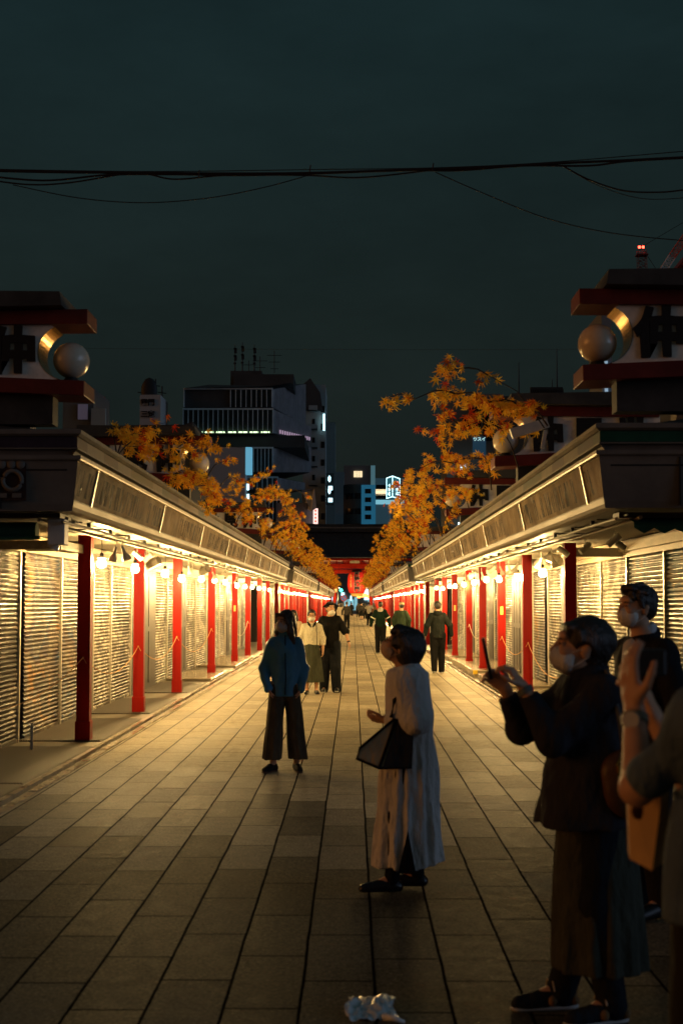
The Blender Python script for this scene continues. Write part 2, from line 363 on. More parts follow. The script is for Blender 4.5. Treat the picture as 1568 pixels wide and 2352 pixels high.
# added fill glow low in the sky behind the camera, standing in for city light
def wmath(op, a, b, cl=False):
    n = nt.nodes.new('ShaderNodeMath'); n.operation = op; n.use_clamp = cl
    for i, v in enumerate((a, b)):
        if isinstance(v, (int, float)): n.inputs[i].default_value = v
        else: nt.links.new(v, n.inputs[i])
    return n.outputs[0]
back = wmath('MULTIPLY', wmath('SUBTRACT', wmath('MULTIPLY', sx.outputs[1], -1.), .1), 1.3, True)
low = wmath('SUBTRACT', 1., wmath('MULTIPLY', wmath('ABSOLUTE', sx.outputs[2], 0.), 1.5), True)
gl = nt.nodes.new('ShaderNodeMix'); gl.data_type = 'RGBA'; nt.links.new(wmath('MULTIPLY', back, low), gl.inputs[0])
nt.links.new(cr.outputs[0], gl.inputs[6]); gl.inputs[7].default_value = (.034, .029, .024, 1)
def lobe(prev, d, c, p):
    """added fill glow standing in for a lit side street, low on the horizon in direction d"""
    d = Vector(d).normalized(); dt = nt.nodes.new('ShaderNodeVectorMath'); dt.operation = 'DOT_PRODUCT'
    nt.links.new(tc.outputs['Generated'], dt.inputs[0]); dt.inputs[1].default_value = d
    f = wmath('POWER', wmath('MAXIMUM', dt.outputs['Value'], 0.), p)
    m = nt.nodes.new('ShaderNodeMix'); m.data_type = 'RGBA'; m.blend_type = 'ADD'
    nt.links.new(f, m.inputs[0]); nt.links.new(prev, m.inputs[6]); m.inputs[7].default_value = (*c, 1); return m.outputs[2]
wc = lobe(gl.outputs[2], (-1, -.22, .03), (4.2, 1.5, .30), 30.)  # added sky fills, warm left and cool right, in place of unseen street light
wc = lobe(wc, (.95, -.30, .05), (1.0, 1.3, 1.9), 22.)
cn = nt.nodes.new('ShaderNodeTexNoise'); cm = nt.nodes.new('ShaderNodeMapping'); cm.inputs['Scale'].default_value = (2.2, 2.2, 5.5)
nt.links.new(tc.outputs['Generated'], cm.inputs[0]); nt.links.new(cm.outputs[0], cn.inputs['Vector']); cn.inputs['Scale'].default_value = 1.6; cn.inputs['Detail'].default_value = 6; cn.inputs['Roughness'].default_value = .6
mr = nt.nodes.new('ShaderNodeMapRange'); mr.inputs[1].default_value = .3; mr.inputs[2].default_value = .7; mr.inputs[3].default_value = .78; mr.inputs[4].default_value = 1.22
nt.links.new(cn.outputs['Fac'], mr.inputs[0]); mv = nt.nodes.new('ShaderNodeVectorMath'); mv.operation = 'SCALE'; nt.links.new(wc, mv.inputs[0]); nt.links.new(mr.outputs[0], mv.inputs['Scale']); wc = mv.outputs[0]
nt.links.new(wc, bg.inputs[0]); bg.inputs[1].default_value = 1.0
scn.view_settings.view_transform = 'Standard'; scn.view_settings.look = 'None'
scn.view_settings.exposure = 0; scn.view_settings.gamma = 1
cy = scn.cycles
cy.use_denoising = True; cy.denoiser = 'OPENIMAGEDENOISE'; cy.denoising_input_passes = 'RGB_ALBEDO_NORMAL'; cy.denoising_prefilter = 'ACCURATE'; cy.sample_clamp_indirect = 6; cy.max_bounces = 6; cy.diffuse_bounces = 3; cy.glossy_bounces = 3
cy.transmission_bounces = 3; cy.caustics_reflective = False; cy.caustics_refractive = False; cy.use_light_tree = True
# ------------------------------------------------------------ ground
gm = MB(); gm.box(-1500, 1500, -60, 3000, -.5, -.012)
tag(gm.obj('ground', mat('asphalt', (.05,.05,.05), .8, var=.2, vscale=1)), kind='structure')
pv = MB()
vs = [(-2.79, -6, 0), (2.47, -6, 0), (2.47, 215, 0), (-2.79, 215, 0)]
pv.add(vs, [(0,1,2,3)])
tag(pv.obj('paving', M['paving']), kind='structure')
# kerb channels: pale drain strip, slot and inner ledge
for s, lx, nm in ((-1, 2.79, 'left'), (1, 2.47, 'right')):
    k = MB()
    for i in range(int(200/1.2)):
        y = 5.5+i*1.2
        k.box(s*lx, s*(lx+.085), y+.006, y+1.194, -.02, .012+.004*math.sin(i*2.3), 0)
        k.box(s*(lx+.125), s*(lx+.18), y+.004, y+1.196, -.02, .03, 0 if i % 4 else 1)
    k.box(s*(lx+.085), s*(lx+.125), 5.5, 205, -.03, -.01, 2)
    tag(k.obj('kerb_channel', [M['stone'], mat('brown_kerb_stone', (.16,.08,.05), .4, var=.2), M['black']]), kind='structure')
fl = MB()
fl.box(-4.5, -2.97, 5.5, 205, -.03, .02); fl.box(2.65, 4.3, 5.5, 205, -.03, .02)
tag(fl.obj('arcade_floor', mat('worn_arcade_concrete', (.11,.09,.062), .45, var=.35, vscale=2.2, bump=.15, bscale=60)), kind='structure')
sf = MB(); sf.add([(-30,-6,-.005),(-2.79,-6,-.005),(-2.79,5.5,-.005),(-30,5.5,-.005)], [(0,1,2,3)]); sf.add([(2.47,-6,-.005),(30,-6,-.005),(30,5.5,-.005),(2.47,5.5,-.005)], [(0,1,2,3)])
sf.add([(-30,5.5,-.005),(-4.5,5.5,-.005),(-4.5,12.4,-.005),(-30,12.4,-.005)], [(0,1,2,3)]); sf.add([(4.3,5.5,-.005),(30,5.5,-.005),(30,12.4,-.005),(4.3,12.4,-.005)], [(0,1,2,3)])
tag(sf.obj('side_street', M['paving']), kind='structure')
# rubber mats lying on the arcade floor (ribbed)
def rib_mat(w_, l_):
    mb = MB(); n = int(w_/.028)
    for i in range(n): mb.box(i*.028, i*.028+.016, 0, l_, .010, .018)
    mb.box(0, w_, 0, l_, .0, .010)
    return mb.mesh('floor_mat', M['mat'])
rm = rib_mat(.98, 3.3)
ml = [( -4.0, 6.2, 'half cut off at the picture edge'), (-4.0, 9.7, 'beside the bright kerb channel at far left'), (-4.0, 13.1, 'just before the tall near red column'), (-4.0, 17.1, 'between the first and second red columns'),
      (-4.0, 21.3, 'between the second and third red columns'), (-4.0, 26.2, 'beyond the third red column')]
for i, (x, y, t) in enumerate(ml[1:]):
    o = inst('floor_mat', rm, None, (x+.02*random.random(), y, .021+.0), (0, 0, R(random.uniform(-.6,.6))))
    tag(o, 'dark ribbed rubber floor mat, '+t, 'floor mat', 'rubber mats on the left arcade floor')
for i in range(4):
    o = inst('floor_mat', rm, None, (2.78, 12.5+i*3.55, .021), (0, 0, R(random.uniform(-.5,.5))))
    tag(o, f'dark ribbed rubber mat on right arcade floor, {ORD[i]} from the near end', 'floor mat', 'rubber mats on the right arcade floor')
# raised steps on the right
for i, (y0, y1, x0, h, t) in enumerate([(22.0, 25.6, 2.72, .10, 'lowest slab, nearest, behind the raised phone'), (26.2, 30.6, 2.68, .14, 'with a yellow corner behind the phone hand'), (31.4, 38.6, 2.66, .17, 'with a yellow corner by the walking hooded man'), (40.5, 47, 2.72, .14, 'farthest, beyond the hooded man')]):
    mb = MB(); mb.box(x0, 3.66, y0, y1, .03, h); mb.box(x0-.02, 3.66, y0-.02, y1, h, h+.025)
    o = mb.obj('step_platform', [M['stone']], None, .004); tag(o, 'raised polished stone step before right shutters, '+t, 'step', 'raised steps along the right shops')
    if i in (1, 2):
        c = MB(); c.box(x0-.026, x0+.07, y0-.027, y0+.02, h-.06, h+.028); c.obj('corner_tape', mat('yellow_tape', (.65,.42,.02), .5), o)
for i, (y0, y1) in enumerate([(30.2, 33.6), (36.5, 43)]):
    mb = MB(); mb.box(-3.95, -2.99, y0, y1, .03, .06); mb.box(-3.95, -2.985, y0-.02, y1, .06, .08)
    tag(mb.obj('step_platform', [M['stone']], None, .004), ['low polished slab on left arcade floor by the fourth red column', 'low polished slab in left arcade beside the woman in blue jacket'][i], 'step', 'polished slabs on the left arcade floor')

# ------------------------------------------------------------ arcades
def shutter_unit(m):
    mb = MB(); p = .055; n = 41; prof = []
    for i in range(n):
        z = i*p
        prof += [(-.006, z), (.004, z+.002), (.016, z+.012), (.020, z+.026), (.016, z+.040), (.004, z+.0475), (-.006, z+.0485)]
    prof.append((0., n*p)); vs = []; fs = []
    for x, z in prof: vs += [(x, 0, z), (x, 1, z)]
    for i in range(len(prof)-1): fs.append((2*i, 2*i+1, 2*i+3, 2*i+2))
    mb.add(vs, fs, 0, False)
    mb.box(-.01, .03, 0, 1, -.01, .035)
    return mb.mesh('shutter', m)
SH = [shutter_unit(M[k]) for k in ('sh1', 'sh2', 'sh3')]
cb = MB(); cb.box(-.078, .078, -.078, .078, .25, 2.49); cb.box(-.09, .09, -.09, .09, 0, .26)
COLM = cb.mesh('column', M['red'])
cap = MB(); cap.box(-.075, .075, -.075, .075, .02, .03)
post = MB(); post.box(-.02, .035, -.022, .022, 0, 2.3); POSTM = post.mesh('shutter_post', M['alu'])
dk = MB(); dk.box(-.03, .05, 0, 1, 0, 2.28)
for j in range(3): dk.box(.05, .062, .06+.3*j, .30+.3*j, .12, 1.1)
for j in range(3): dk.box(.05, .058, .06+.3*j, .30+.3*j, 1.2, 2.16)
DOORM = dk.mesh('closed_door', M['dark'])
# fascia section, (outward offset, height)
PROF = {
 'cove': [(-.16,2.505),(-.06,2.50),(-.02,2.503),(.012,2.52),(.03,2.55),(.04,2.60),(.04,2.615),(-.02,2.615)],
 'rail': [(.10,2.955),(.145,2.955),(.15,2.965),(.15,2.995),(.10,2.995)],
 'recess': [(.05,2.995),(.05,3.045),(.02,3.05),(.115,3.055),(.118,3.068),(.06,3.07)],
 'tile_band': [(.06,3.07),(.11,3.072),(.11,3.165),(.06,3.167)],
 'top_moulding': [(.05,3.167),(.12,3.17),(.15,3.19),(.15,3.225),(.13,3.235),(-.25,3.25)],
 'board': [(.0,2.615),(.035,2.615),(.105,2.955),(.0,2.955)],
}
def run(prof, s, Lb, y0, y1, m, name, parent, m0=True, m1=True, dz=0.):
    """street-side run of a section with mitred ends"""
    mb = MB(); n = len(prof); vs = []
    for k in (0, 1):
        for off, z in prof:
            y = (y0-(off if m0 else 0)) if k == 0 else (y1+(off if m1 else 0))
            vs.append((s*(Lb-off), y, z+dz))
    fs = [(i, (i+1) % n, n+(i+1) % n, n+i) for i in range(n)]+[tuple(range(n)), tuple(range(n, 2*n))[::-1]]
    mb.add(vs, fs, 0); return mb.obj(name, m, parent)
def frun(prof, s, Lb, y0, x1, m, name, parent, dz=0., back=False):
    """end run facing along the street, mitred to the street-side run"""
    mb = MB(); n = len(prof); vs = []
    sg = 1 if back else -1
    for k in (0, 1):
        for off, z in prof: vs.append((s*(Lb-off) if k == 0 else s*x1, y0+sg*off, z+dz))
    fs = [(i, (i+1) % n, n+(i+1) % n, n+i) for i in range(n)]+[tuple(range(n)), tuple(range(n, 2*n))[::-1]]
    mb.add(vs, fs, 0); return mb.obj(name, m, parent)
br = MB(); br.box(.03, .40, 0, .014, 2.448, 2.459); br.box(.20, .235, -.01, .02, 2.45, 2.52); BRK = br.mesh('rail_bracket', M['black'])
tb = MB(); tb.box(.08, .75, -.035, .035, 2.30, 2.42); TIE = tb.mesh('tie_beam', M['alu'])
GEO = {-1: dict(Lb=2.58, Lc=3.23, Lw=4.0), 1: dict(Lb=2.25, Lc=2.95, Lw=3.72)}
BL = {-1: [(12.8, 55.0), (59.5, 101), (105.5, 147), (151, 192)], 1: [(12.4, 51.0), (55.5, 101), (105.5, 147), (151, 192)]}
COLS = {-1: [17.2,21.6,26.3,32.7,39.1,44,49.6,54.2], 1: [19.4,24.2,28.4,32.5,36.3,41.4,46,50.2]}
SHUT = {-1: [(13.2,15.1,1),(15.1,16.97,1),(17.3,19.4,0),(19.4,21.8,0),(21.8,23.4,1),(23.4,25.55,1),(25.6,28.6,'d'),(28.7,30.5,1),(30.5,32.4,0),(32.5,33.9,'d'),(34,36,1),(36,38.8,1),(38.9,40.1,'d'),(40.2,42.4,1),(42.4,44.5,0),(44.6,45.8,'d'),(46,48.2,1),(48.2,50.4,1),(50.5,51.5,'d'),(51.6,54.8,1)],
        1: [(12.8,14.7,2),(14.7,16.9,2),(16.9,19.2,2),(19.2,21.2,1),(21.2,23.6,1),(23.7,25.2,'d'),(25.3,27.0,1),(27.6,29.3,0),(29.3,31.2,1),(31.3,33.0,'d'),(33.1,35.2,1),(35.2,37.3,2),(37.4,38.6,'d'),(38.7,40.8,1),(40.8,43,1),(43.1,44.2,'d'),(44.3,47.4,1),(47.4,50.8,1)]}
def arcade(s, bi, y0, y1):
    g = GEO[s]; Lb, Lc, Lw = g['Lb'], g['Lc'], g['Lw']; side = 'left' if s < 0 else 'right'
    lab = ['long shopping arcade with red columns and closed shutters, {} side, nearest the camera', 'second arcade block on the {} side, past the first gap in the eaves',
           'third arcade block on the {} side, small in the distance', 'farthest arcade block on the {} side, next to the red gate'][bi].format(side)
    root = empty('shop_arcade', (s*Lw, y0, 0), lab, 'shop building', 'shopping arcade blocks')
    X = 12. if bi == 0 else 9.
    wall = MB(); ye = y0+(3.0 if bi == 0 else .6)
    wall.box(s*(Lw+.06), s*X, ye, y1-.6, 0, 3.16)
    wall.obj('wall', mat('dark_plaster_wall', (.05,.045,.04), .8) if 'dark_plaster_wall' not in bpy.data.materials else bpy.data.materials['dark_plaster_wall'], root)
    so = MB(); so.box(s*(Lb+.10), s*X, y0+.02, y1-.02, 2.52, 2.56); so.obj('soffit', M['soffit'], root)
    run(PROF['cove'], s, Lb, y0, y1, M['cove'], 'cove', root)
    run(PROF['rail'], s, Lb, y0, y1, M['alu'], 'rail', root)
    run(PROF['recess'], s, Lb, y0, y1, M['mould'], 'moulding', root)
    run(PROF['tile_band'], s, Lb, y0, y1, M['strip'], 'tile_band', root)
    run(PROF['top_moulding'], s, Lb, y0, y1, M['mould'], 'top_moulding', root)
    for back in (False, True):
        yy = y1 if back else y0
        frun([(.0,2.50),(.06,2.50),(.075,2.56),(.12,2.955),(.0,2.955)], s, Lb, yy, X, M['concrete'], 'end_cladding', root, back=back)
        frun(PROF['rail'], s, Lb, yy, X, M['concrete'], 'end_moulding', root, back=back)
        frun(PROF['recess'], s, Lb, yy, X, M['concrete'], 'end_moulding', root, back=back)
        frun(PROF['top_moulding'], s, Lb, yy, X, M['concrete'], 'end_top_moulding', root, back=back)
        xx = Lb
        for j, (wd, cname) in enumerate([(1.02 if s > 0 else 1.12, 'green_tile' if s > 0 else 'purple_tile'), (1.2, 'purple_tile' if s > 0 else 'green_tile'), (1.1, 'mould'), (X-Lb-3.5, 'green_tile')]):
            if cname not in M: M[cname] = mat(cname, (.008,.06,.035) if 'green' in cname else (.035,.024,.04), .35, var=.3, vscale=5)
            mb = MB(); sg = 1 if back else -1
            a = s*(xx+.003 if j else Lb-.108); mb.box(a, s*(xx+wd), yy+sg*.05, yy+sg*.11, 3.072, 3.165)
            mb.obj('end_tile', M[cname], root); xx += wd
    # vertical seams of the end cladding
    # roof
    rf = MB(); a = Lb+.22
    rf.add([(s*a, y0+.22, 3.245), (s*(a+2.6), y0+1.6, 3.75), (s*X, y0+1.6, 3.75), (s*X, y0+.22, 3.245),
            (s*a, y1-.22, 3.245), (s*(a+2.6), y1-1.6, 3.75), (s*X, y1-1.6, 3.75), (s*X, y1-.22, 3.245)],
           [(0,1,5,4),(0,3,2,1),(1,2,6,5),(4,5,6,7)])
    rf.obj('roof', M['roofing'], root)
    # sign boards under crumpled sheeting
    yy = y0+(.95 if bi == 0 else 0.); k = 0
    if bi == 0:
        run(PROF['board'], s, Lb, y0, y0+.93, M['film'][2], 'name_board', root, True, False)
    while yy < y1-.3:
        l = min(random.choice([4.9, 4.9, 2.4, 5.1]), y1-yy) if yy > y0+2 else 4.9
        if y1-yy-l < 1: l = y1-yy
        run(PROF['board'], s, Lb, yy+.02, yy+l-.02, M['film'][k % 3], 'name_board', root, False, k > 0 and yy+l >= y1-.01)
        dv = MB(); dv.add([(s*(Lb-o_), yy+q, z_) for q in (-.022, .022) for o_, z_ in ((.0,2.60),(.05,2.60),(.122,2.958),(.0,2.958))],
                          [(0,1,2,3),(7,6,5,4),(0,4,5,1),(1,5,6,2),(2,6,7,3)])
        dv.obj('board_divider', M['alu'], root)
        yy += l; k += 1
    # columns
    ys = COLS[s] if bi == 0 else [y0+1.2+i*4.55+random.uniform(-.35,.35) for i in range(int((y1-y0)/4.55))]
    if bi > 0: ys = sorted(ys+[random.choice(ys)+.9 for _ in range(3)])
    for i, y in enumerate(ys):
        c = inst('column', COLM, root, (s*Lc-s*Lw, y-y0, .0)); c['label'] = 'square vermilion painted column'
        if (s, i) in ((-1, 4), (1, 5), (1, 2)) and bi == 0:
            st = MB(); yq = y-.0795; st.box(s*Lc-.03, s*Lc+.03, yq-.003, yq, 1.44, 1.60)
            st.obj('sticker', mat('yellow_notice', (.6,.42,.1), .5), c)
    # shutters
    sl = SHUT[s] if bi == 0 else []
    if bi > 0:
        y = y0+.8
        while y < y1-2:
            for kk in (random.choice([0,1,1]), random.choice([1,1,2])): sl.append((y, y+1.75, kk)); y += 1.75
            sl.append((y+.04, y+1.0, 'd')); y += 1.04
    for (a, b, k) in sl:
        if k == 'd':
            o = inst('door', DOORM, root, (0, (a if s < 0 else b)-y0, .02), (0, 0, 0 if s < 0 else R(180)), (1, b-a, 1))
        else:
            o = inst('shutter', SH[k], root, (0, (a+.02 if s < 0 else b-.02)-y0, .035), (0, 0, 0 if s < 0 else R(180)), (1, b-a-.04, 1))
            inst('shutter_post', POSTM, root, (-s*.01, b-y0, .02), (0, 0, 0 if s < 0 else R(180)))
    lm = MB(); a, b = ye+.02, y1-.62
    lm.box(s*(Lw+.05), s*(Lw-.06), a, b, 2.29, 2.505); lm.obj('lintel', M['wood'], root)
    # light rails under the eaves
    for q, (dx, z) in enumerate([(.12, 2.43), (.22, 2.465), (.34, 2.44)]):
        t = MB(); pts = [(s*(Lb+dx), y0+.4+j*1.7, z+.006*math.sin(j*1.7+q)) for j in range(int((y1-y0-.6)/1.7)+1)]
        t.tube(pts, [.016, .010, .018][q], 6, 0); t.obj('light_rail', M['railw'] if q != 1 else M['metal'], root)
    for j in range(int((y1-y0)/1.35)):
        if bi > 1 and j % 3: continue
        y = y0+.9+j*1.35
        inst('rail_bracket', BRK, root, (s*(Lb-Lw), y-y0, 0), sc=(s, 1, 1))
    for y in ys: inst('tie_beam', TIE, root, (s*(Lc-Lw), y-y0, 0), sc=(s, 1, 1))
    return root
ROOT = {}
for s in (-1, 1):
    for bi, (a, b) in enumerate(BL[s]): ROOT[s, bi] = arcade(s, bi, a, b)

# front-corner lintel, awnings and box at the near ends
L0, R0 = ROOT[-1, 0], ROOT[1, 0]
mb = MB(); mb.box(-9, -3.24, 15.78, 15.92, 2.27, 2.37); mb.box(-3.40, -3.24, 15.92, 17.1, 2.27, 2.37)
mb.obj('corner_lintel', M['wood'], L0)
def awn(x0, x1, y, zt, zb, d, m, nm, parent, scal=True):
    mb = MB(); n = 70; vs = []; fs = []
    for i in range(n+1):
        x = x0+(x1-x0)*i/n; ph = (x-x0)/.19
        zz = zb-(.055*abs(math.sin(math.pi*ph)) if scal else 0)
        w_ = .012*math.sin(x*31)
        vs += [(x, y+.02, zt), (x, y-d+w_, zb+.05), (x, y-d+w_*1.4, zz), (x, y-d+.008+w_*1.4, zz), (x, y-d+.008+w_, zb+.05), (x, y+.028, zt-.01)]
    for i in range(n):
        for k in range(5): fs.append((i*6+k, i*6+k+1, i*6+k+7, i*6+k+6))
    mb.add(vs, fs, 0, True); return mb.obj(nm, m, parent)
aw = awn(2.55, 9, 13.2, 2.47, 2.36, .28, M['greencloth'], 'awning', R0)
ab = MB(); ab.box(2.42, 9, 12.95, 13.25, 2.45, 2.50); ab.obj('awning_box', M['dark'], R0)
mb = MB(); mb.tube([(-9, 13.5, 2.36), (-5.5, 13.5, 2.35), (-3.0, 13.5, 2.36)], .085, 14); mb.tube([(-9, 13.42, 2.29), (-2.96, 13.42, 2.29)], .02, 8)
mb.obj('rolled_awning', M['greencloth'], L0)
mb = MB(); mb.box(-2.86, -2.70, 13.3, 13.5, 2.22, 2.50); mb.obj('white_box', M['white'], L0, .01)
mb = MB(); mb.box(-9, -2.7, 13.1, 13.6, 2.46, 2.505); mb.obj('awning_box', M['dark'], L0)
mb = MB(); mb.box(3.66, 3.60, 12.8, 23.5, 2.36, 2.5); mb.obj('header_board', M['wood'], R0)
mb = MB(); mb.box(3.45, 3.52, 13.8, 13.9, 1.95, 2.28); mb.obj('bracket_box', M['reddark'], R0)
# emblem relief on the left end cladding
em = MB(); ey = 12.8-.105
ex = P(30, 1105, 12.7)
cx_, cz_ = ex.x-.10, ex.z+.01
em.box(cx_-.20, cx_+.22, ey-.012, ey+.01, cz_-.19, cz_+.19, 0)
for dx, dz, r in ((-.11,-.01,.085), (.10,-.01,.085)):
    pts = [(cx_+dx+r*math.cos(a*math.pi/12), ey-.02, cz_+dz+r*math.sin(a*math.pi/12)) for a in range(25)]
    em.tube(pts, .02, 8, 1)
for i in range(5): em.ball((cx_-.17+i*.085, ey-.015, cz_+.135), .042, 10, 1, (1,.3,1))
for i in range(3): em.box(cx_-.16+i*.13, cx_-.08+i*.13, ey-.024, ey, cz_-.165, cz_-.125, 1)
em.obj('emblem', [mat('emblem_brown', (.035,.016,.013), .7), M['concrete']], L0)
for s, rt, Lb, y0 in ((-1, L0, 2.58, 12.8), (1, R0, 2.25, 12.4)):
    mb = MB()
    for x in (Lb+.57, Lb+1.9, Lb+3.2): mb.box(s*x, s*(x+.012), y0-.125, y0-.05, 2.52, 2.94)
    mb.box(s*(Lb-.02), s*(Lb+6), y0-.112, y0-.105, 2.86, 2.875)
    mb.obj('cladding_seam', M['black'], rt)

# gabled roof signs with brush lettering and opal globes
def arc(cx, cz, r, a0, a1, n): return [(cx+r*math.cos(a0+(a1-a0)*i/n), cz+r*math.sin(a0+(a1-a0)*i/n)) for i in range(n+1)]
def roof_sign(s, Y, gx, gz, parent, chars=True, wide=2.6, k=1.):
    """s=-1: sign stretches left of the globe, s=1: right. (gx,gz) globe centre"""
    e = bpy.data.objects.new('roof_sign', None); COL.objects.link(e); e.location = (gx, Y, gz-.45); e.parent = parent; e.matrix_parent_inverse = wm(parent).inverted()
    rr = .262*k; cx = gx+s*.02; cz = gz+.05
    poly = arc(cx, cz, rr, math.pi/2, -math.pi/2, 18) if s < 0 else arc(cx, cz, rr, math.pi/2, 3*math.pi/2, 18)
    # concave cut: points run down the arc on the sign side
    poly = [((2*cx-x) if s < 0 else (2*cx-x), z) for x, z in poly]
    pts = [(cx+s*rr*math.cos(a), cz+rr*math.sin(a)) for a in [math.pi*.36-math.pi*.78*i/18 for i in range(19)]]
    zt, zb = gz+.31*k, gz-.22*k
    pl = [(cx+s*.14, zt)]+pts+[(cx+s*.22, zb), (cx+s*(wide), zb+.10), (cx+s*(wide), zt)]
    mb = MB(); mb.prism(pl, Y-.20, Y+.20); p = mb.obj('sign_panel', M['plaster'], e)
    mb = MB()
    for i in range(18):
        (xa, za), (xb, zb_) = pts[i], pts[i+1]
        o = -s*.006
        mb.add([(xa+o, Y-.205, za), (xb+o, Y-.205, zb_), (xb+o, Y+.205, zb_), (xa+o, Y+.205, za)], [(0,1,2,3)], 0, True)
    mb.obj('gold_lining', M['gold'], e)
    ts = gz+.31*k
    mb = MB(); x0 = gx-s*.19*k
    mb.add([(x0, Y-.25, ts), (x0, Y-.25, ts+.14*k), (gx+s*wide, Y-.25, ts+.10), (gx+s*wide, Y-.25, ts-.02),
            (x0, Y+.25, ts), (x0, Y+.25, ts+.14*k), (gx+s*wide, Y+.25, ts+.10), (gx+s*wide, Y+.25, ts-.02)],
           [(0,1,2,3),(7,6,5,4),(0,4,5,1),(1,5,6,2),(0,3,7,4)])
    mb.obj('top_beam', M['reddark'], e, .006)
    mb = MB(); bz = gz-.24*k
    mb.add([(gx-s*.17, Y-.27, bz-.13), (gx-s*.17, Y-.27, bz+.01), (gx+s*wide, Y-.27, bz+.13), (gx+s*wide, Y-.27, bz-.02),
            (gx-s*.17, Y+.27, bz-.13), (gx-s*.17, Y+.27, bz+.01), (gx+s*wide, Y+.27, bz+.13), (gx+s*wide, Y+.27, bz-.02)],
           [(0,1,2,3),(7,6,5,4),(0,4,5,1),(1,5,6,2),(0,3,7,4)])
    mb.obj('lower_beam', M['reddark'], e, .006)
    mb = MB(); mb.prism([(gx+s*.02, ts+.14*k), (gx+s*.04, ts+.27*k), (gx+s*wide, ts+.30), (gx+s*wide, ts+.10)], Y-.42, Y+.42)
    mb.obj('sign_roof', M['roofing'], e)
    mb = MB(); mb.ball((gx, Y-.02, gz), .172*k, 28); mb.obj('globe', M['globe'], e)
    mb = MB(); mb.lathe([(.075, -.24), (.075, -.19), (.055, -.165), (.055, -.15)], (gx, Y-.02, gz), 16); mb.obj('globe_foot', M['black'], e)
    if chars:
        seq = '仲見世'
        for i, ch in enumerate(seq):
            text('lettering', ch, .45*k, .03, M['ink'], e, (gx+s*(.52+.56*i)*k, Y-.212, gz+.035), 0, .022, .012)
    # legs down to the roof
    mb = MB(); mb.box(gx+s*.15, gx+s*wide, Y-.12, Y+.12, gz-.62, bz-.06); mb.obj('sign_base', M['roofing'], e)
    return e
pl_ = P(165, 830, 13.4); pr_ = P(1370, 791, 12.6)
roof_sign(-1, 13.4, pl_.x, pl_.z, L0); roof_sign(1, 12.6, pr_.x, pr_.z, R0)
for s, Y, px, py in ((-1, 23.9, 458, 1066), (-1, 42.5, 613, 1202), (1, 18.9, 1160, 1014), (1, 30.5, 1040, 1148)):
    q = P(px, py, Y); roof_sign(s, Y, q.x, q.z, L0 if s < 0 else R0, True, 2.0)
for s in (-1, 1):
    for bi in (1, 2): roof_sign(s, BL[s][bi][0]+.5, s*2.4, 4.05, ROOT[s, bi], False, 2.0)
# greenery-tinted tiles / pale blocks standing on the near end roofs
for s, rt in ((-1, L0), (1, R0)):
    for i, (x, y, h) in enumerate(((3.15, 13.9, .34), (3.55, 13.9, .30), (4.1, 14.3, .36), (4.7, 14.4, .32))):
        mb = MB(); mb.prism([(s*x, 3.25), (s*(x+.22), 3.25), (s*(x+.22), 3.25+h*.6), (s*x, 3.25+h)], y-.1, y+.15)
        mb.obj('roof_vent', M['mould'], rt)
q = P(1215, 985, 15.5)
mb = MB(); mb.obox(q, (.20, 0, .06), (0, .05, 0), (-.018, 0, .05)); mb.obox(q+Vector((.16,0,-.12)), (.02,0,0), (0,.02,0), (.02,0,.10))
fl_ = mb.obj('floodlight', M['white']); tag(fl_, 'long pale floodlight housing tilted on right roof edge behind maple leaves', 'floodlight')

# ------------------------------------------------------------ lamps
bulb = MB(); bulb.lathe([(0,-.080),(.028,-.074),(.045,-.055),(.051,-.030),(.046,-.006),(.030,.016),(.017,.034),(.016,.044)], (0,0,0), 14)
bulb.v = [(x*1.22, y*1.22, z*1.12) for x, y, z in bulb.v]
BULB = bulb.mesh('bulb', M['glow'])
sk = MB(); sk.lathe([(.016,.034),(.024,.036),(.026,.085),(.018,.10),(.006,.105)], (0,0,0), 12); sk.lathe([(.058,.032),(.052,.045),(.026,.058)], (0,0,0), 16, 1)
SOCK = sk.mesh('socket', [M['black'], M['white']])
crd = MB(); crd.tube([(0,0,.10), (.004,.002,.18), (0,0,.27)], .004, 5); CORD = crd.mesh('cord', M['black'])
lamp_d = bpy.data.lights.new('bulb_light', 'POINT'); lamp_d.energy = 235; lamp_d.color = (1., .65, .24); lamp_d.shadow_soft_size = .056
lamp_far = lamp_d.copy(); lamp_far.energy = lamp_d.energy*2
LX = {-1: 3.06, 1: 2.84}
YS = {-1: [-1, 17.5,19.95,23.05,25.7,28.8,31.5,34.4,37.5,40.3,43.2,46.1,49.1,52.4], 1: [21.2,24.4,27.6,30.2,33.2,36.1,39.2,42.0,45.0,48.1]}
YS[-1] = YS[-1][1:]
for s in (-1, 1):
    side = 'left' if s < 0 else 'right'
    for bi, (a, b) in enumerate(BL[s]):
        ys = YS[s] if bi == 0 else [a+1.3+i*2.9+random.uniform(-.25,.25) for i in range(int((b-a-1)/2.9))]
        for i, y in enumerate(ys):
            z = 2.165+random.uniform(-.03,.035); x = s*(LX[s]+random.uniform(-.03,.03))
            o = inst('hanging_bulb', CORD, None, (x, y, z)); o.scale.z = 1
            tag(o, f'lit bare bulb, {ORD[i]} from the near end, under {side} eaves of the {["nearest","second","third","farthest"][bi]} block', 'hanging lamp', 'lit bulbs strung under the arcade eaves')
            inst('socket', SOCK, o, (0,0,0)); inst('bulb', BULB, o, (0,0,0))
            if bi > 1 and i % 2: continue
            l = bpy.data.objects.new('bulb_light', lamp_d if bi < 2 else lamp_far); COL.objects.link(l); l.parent = o; l.location = (0, 0, -.022)
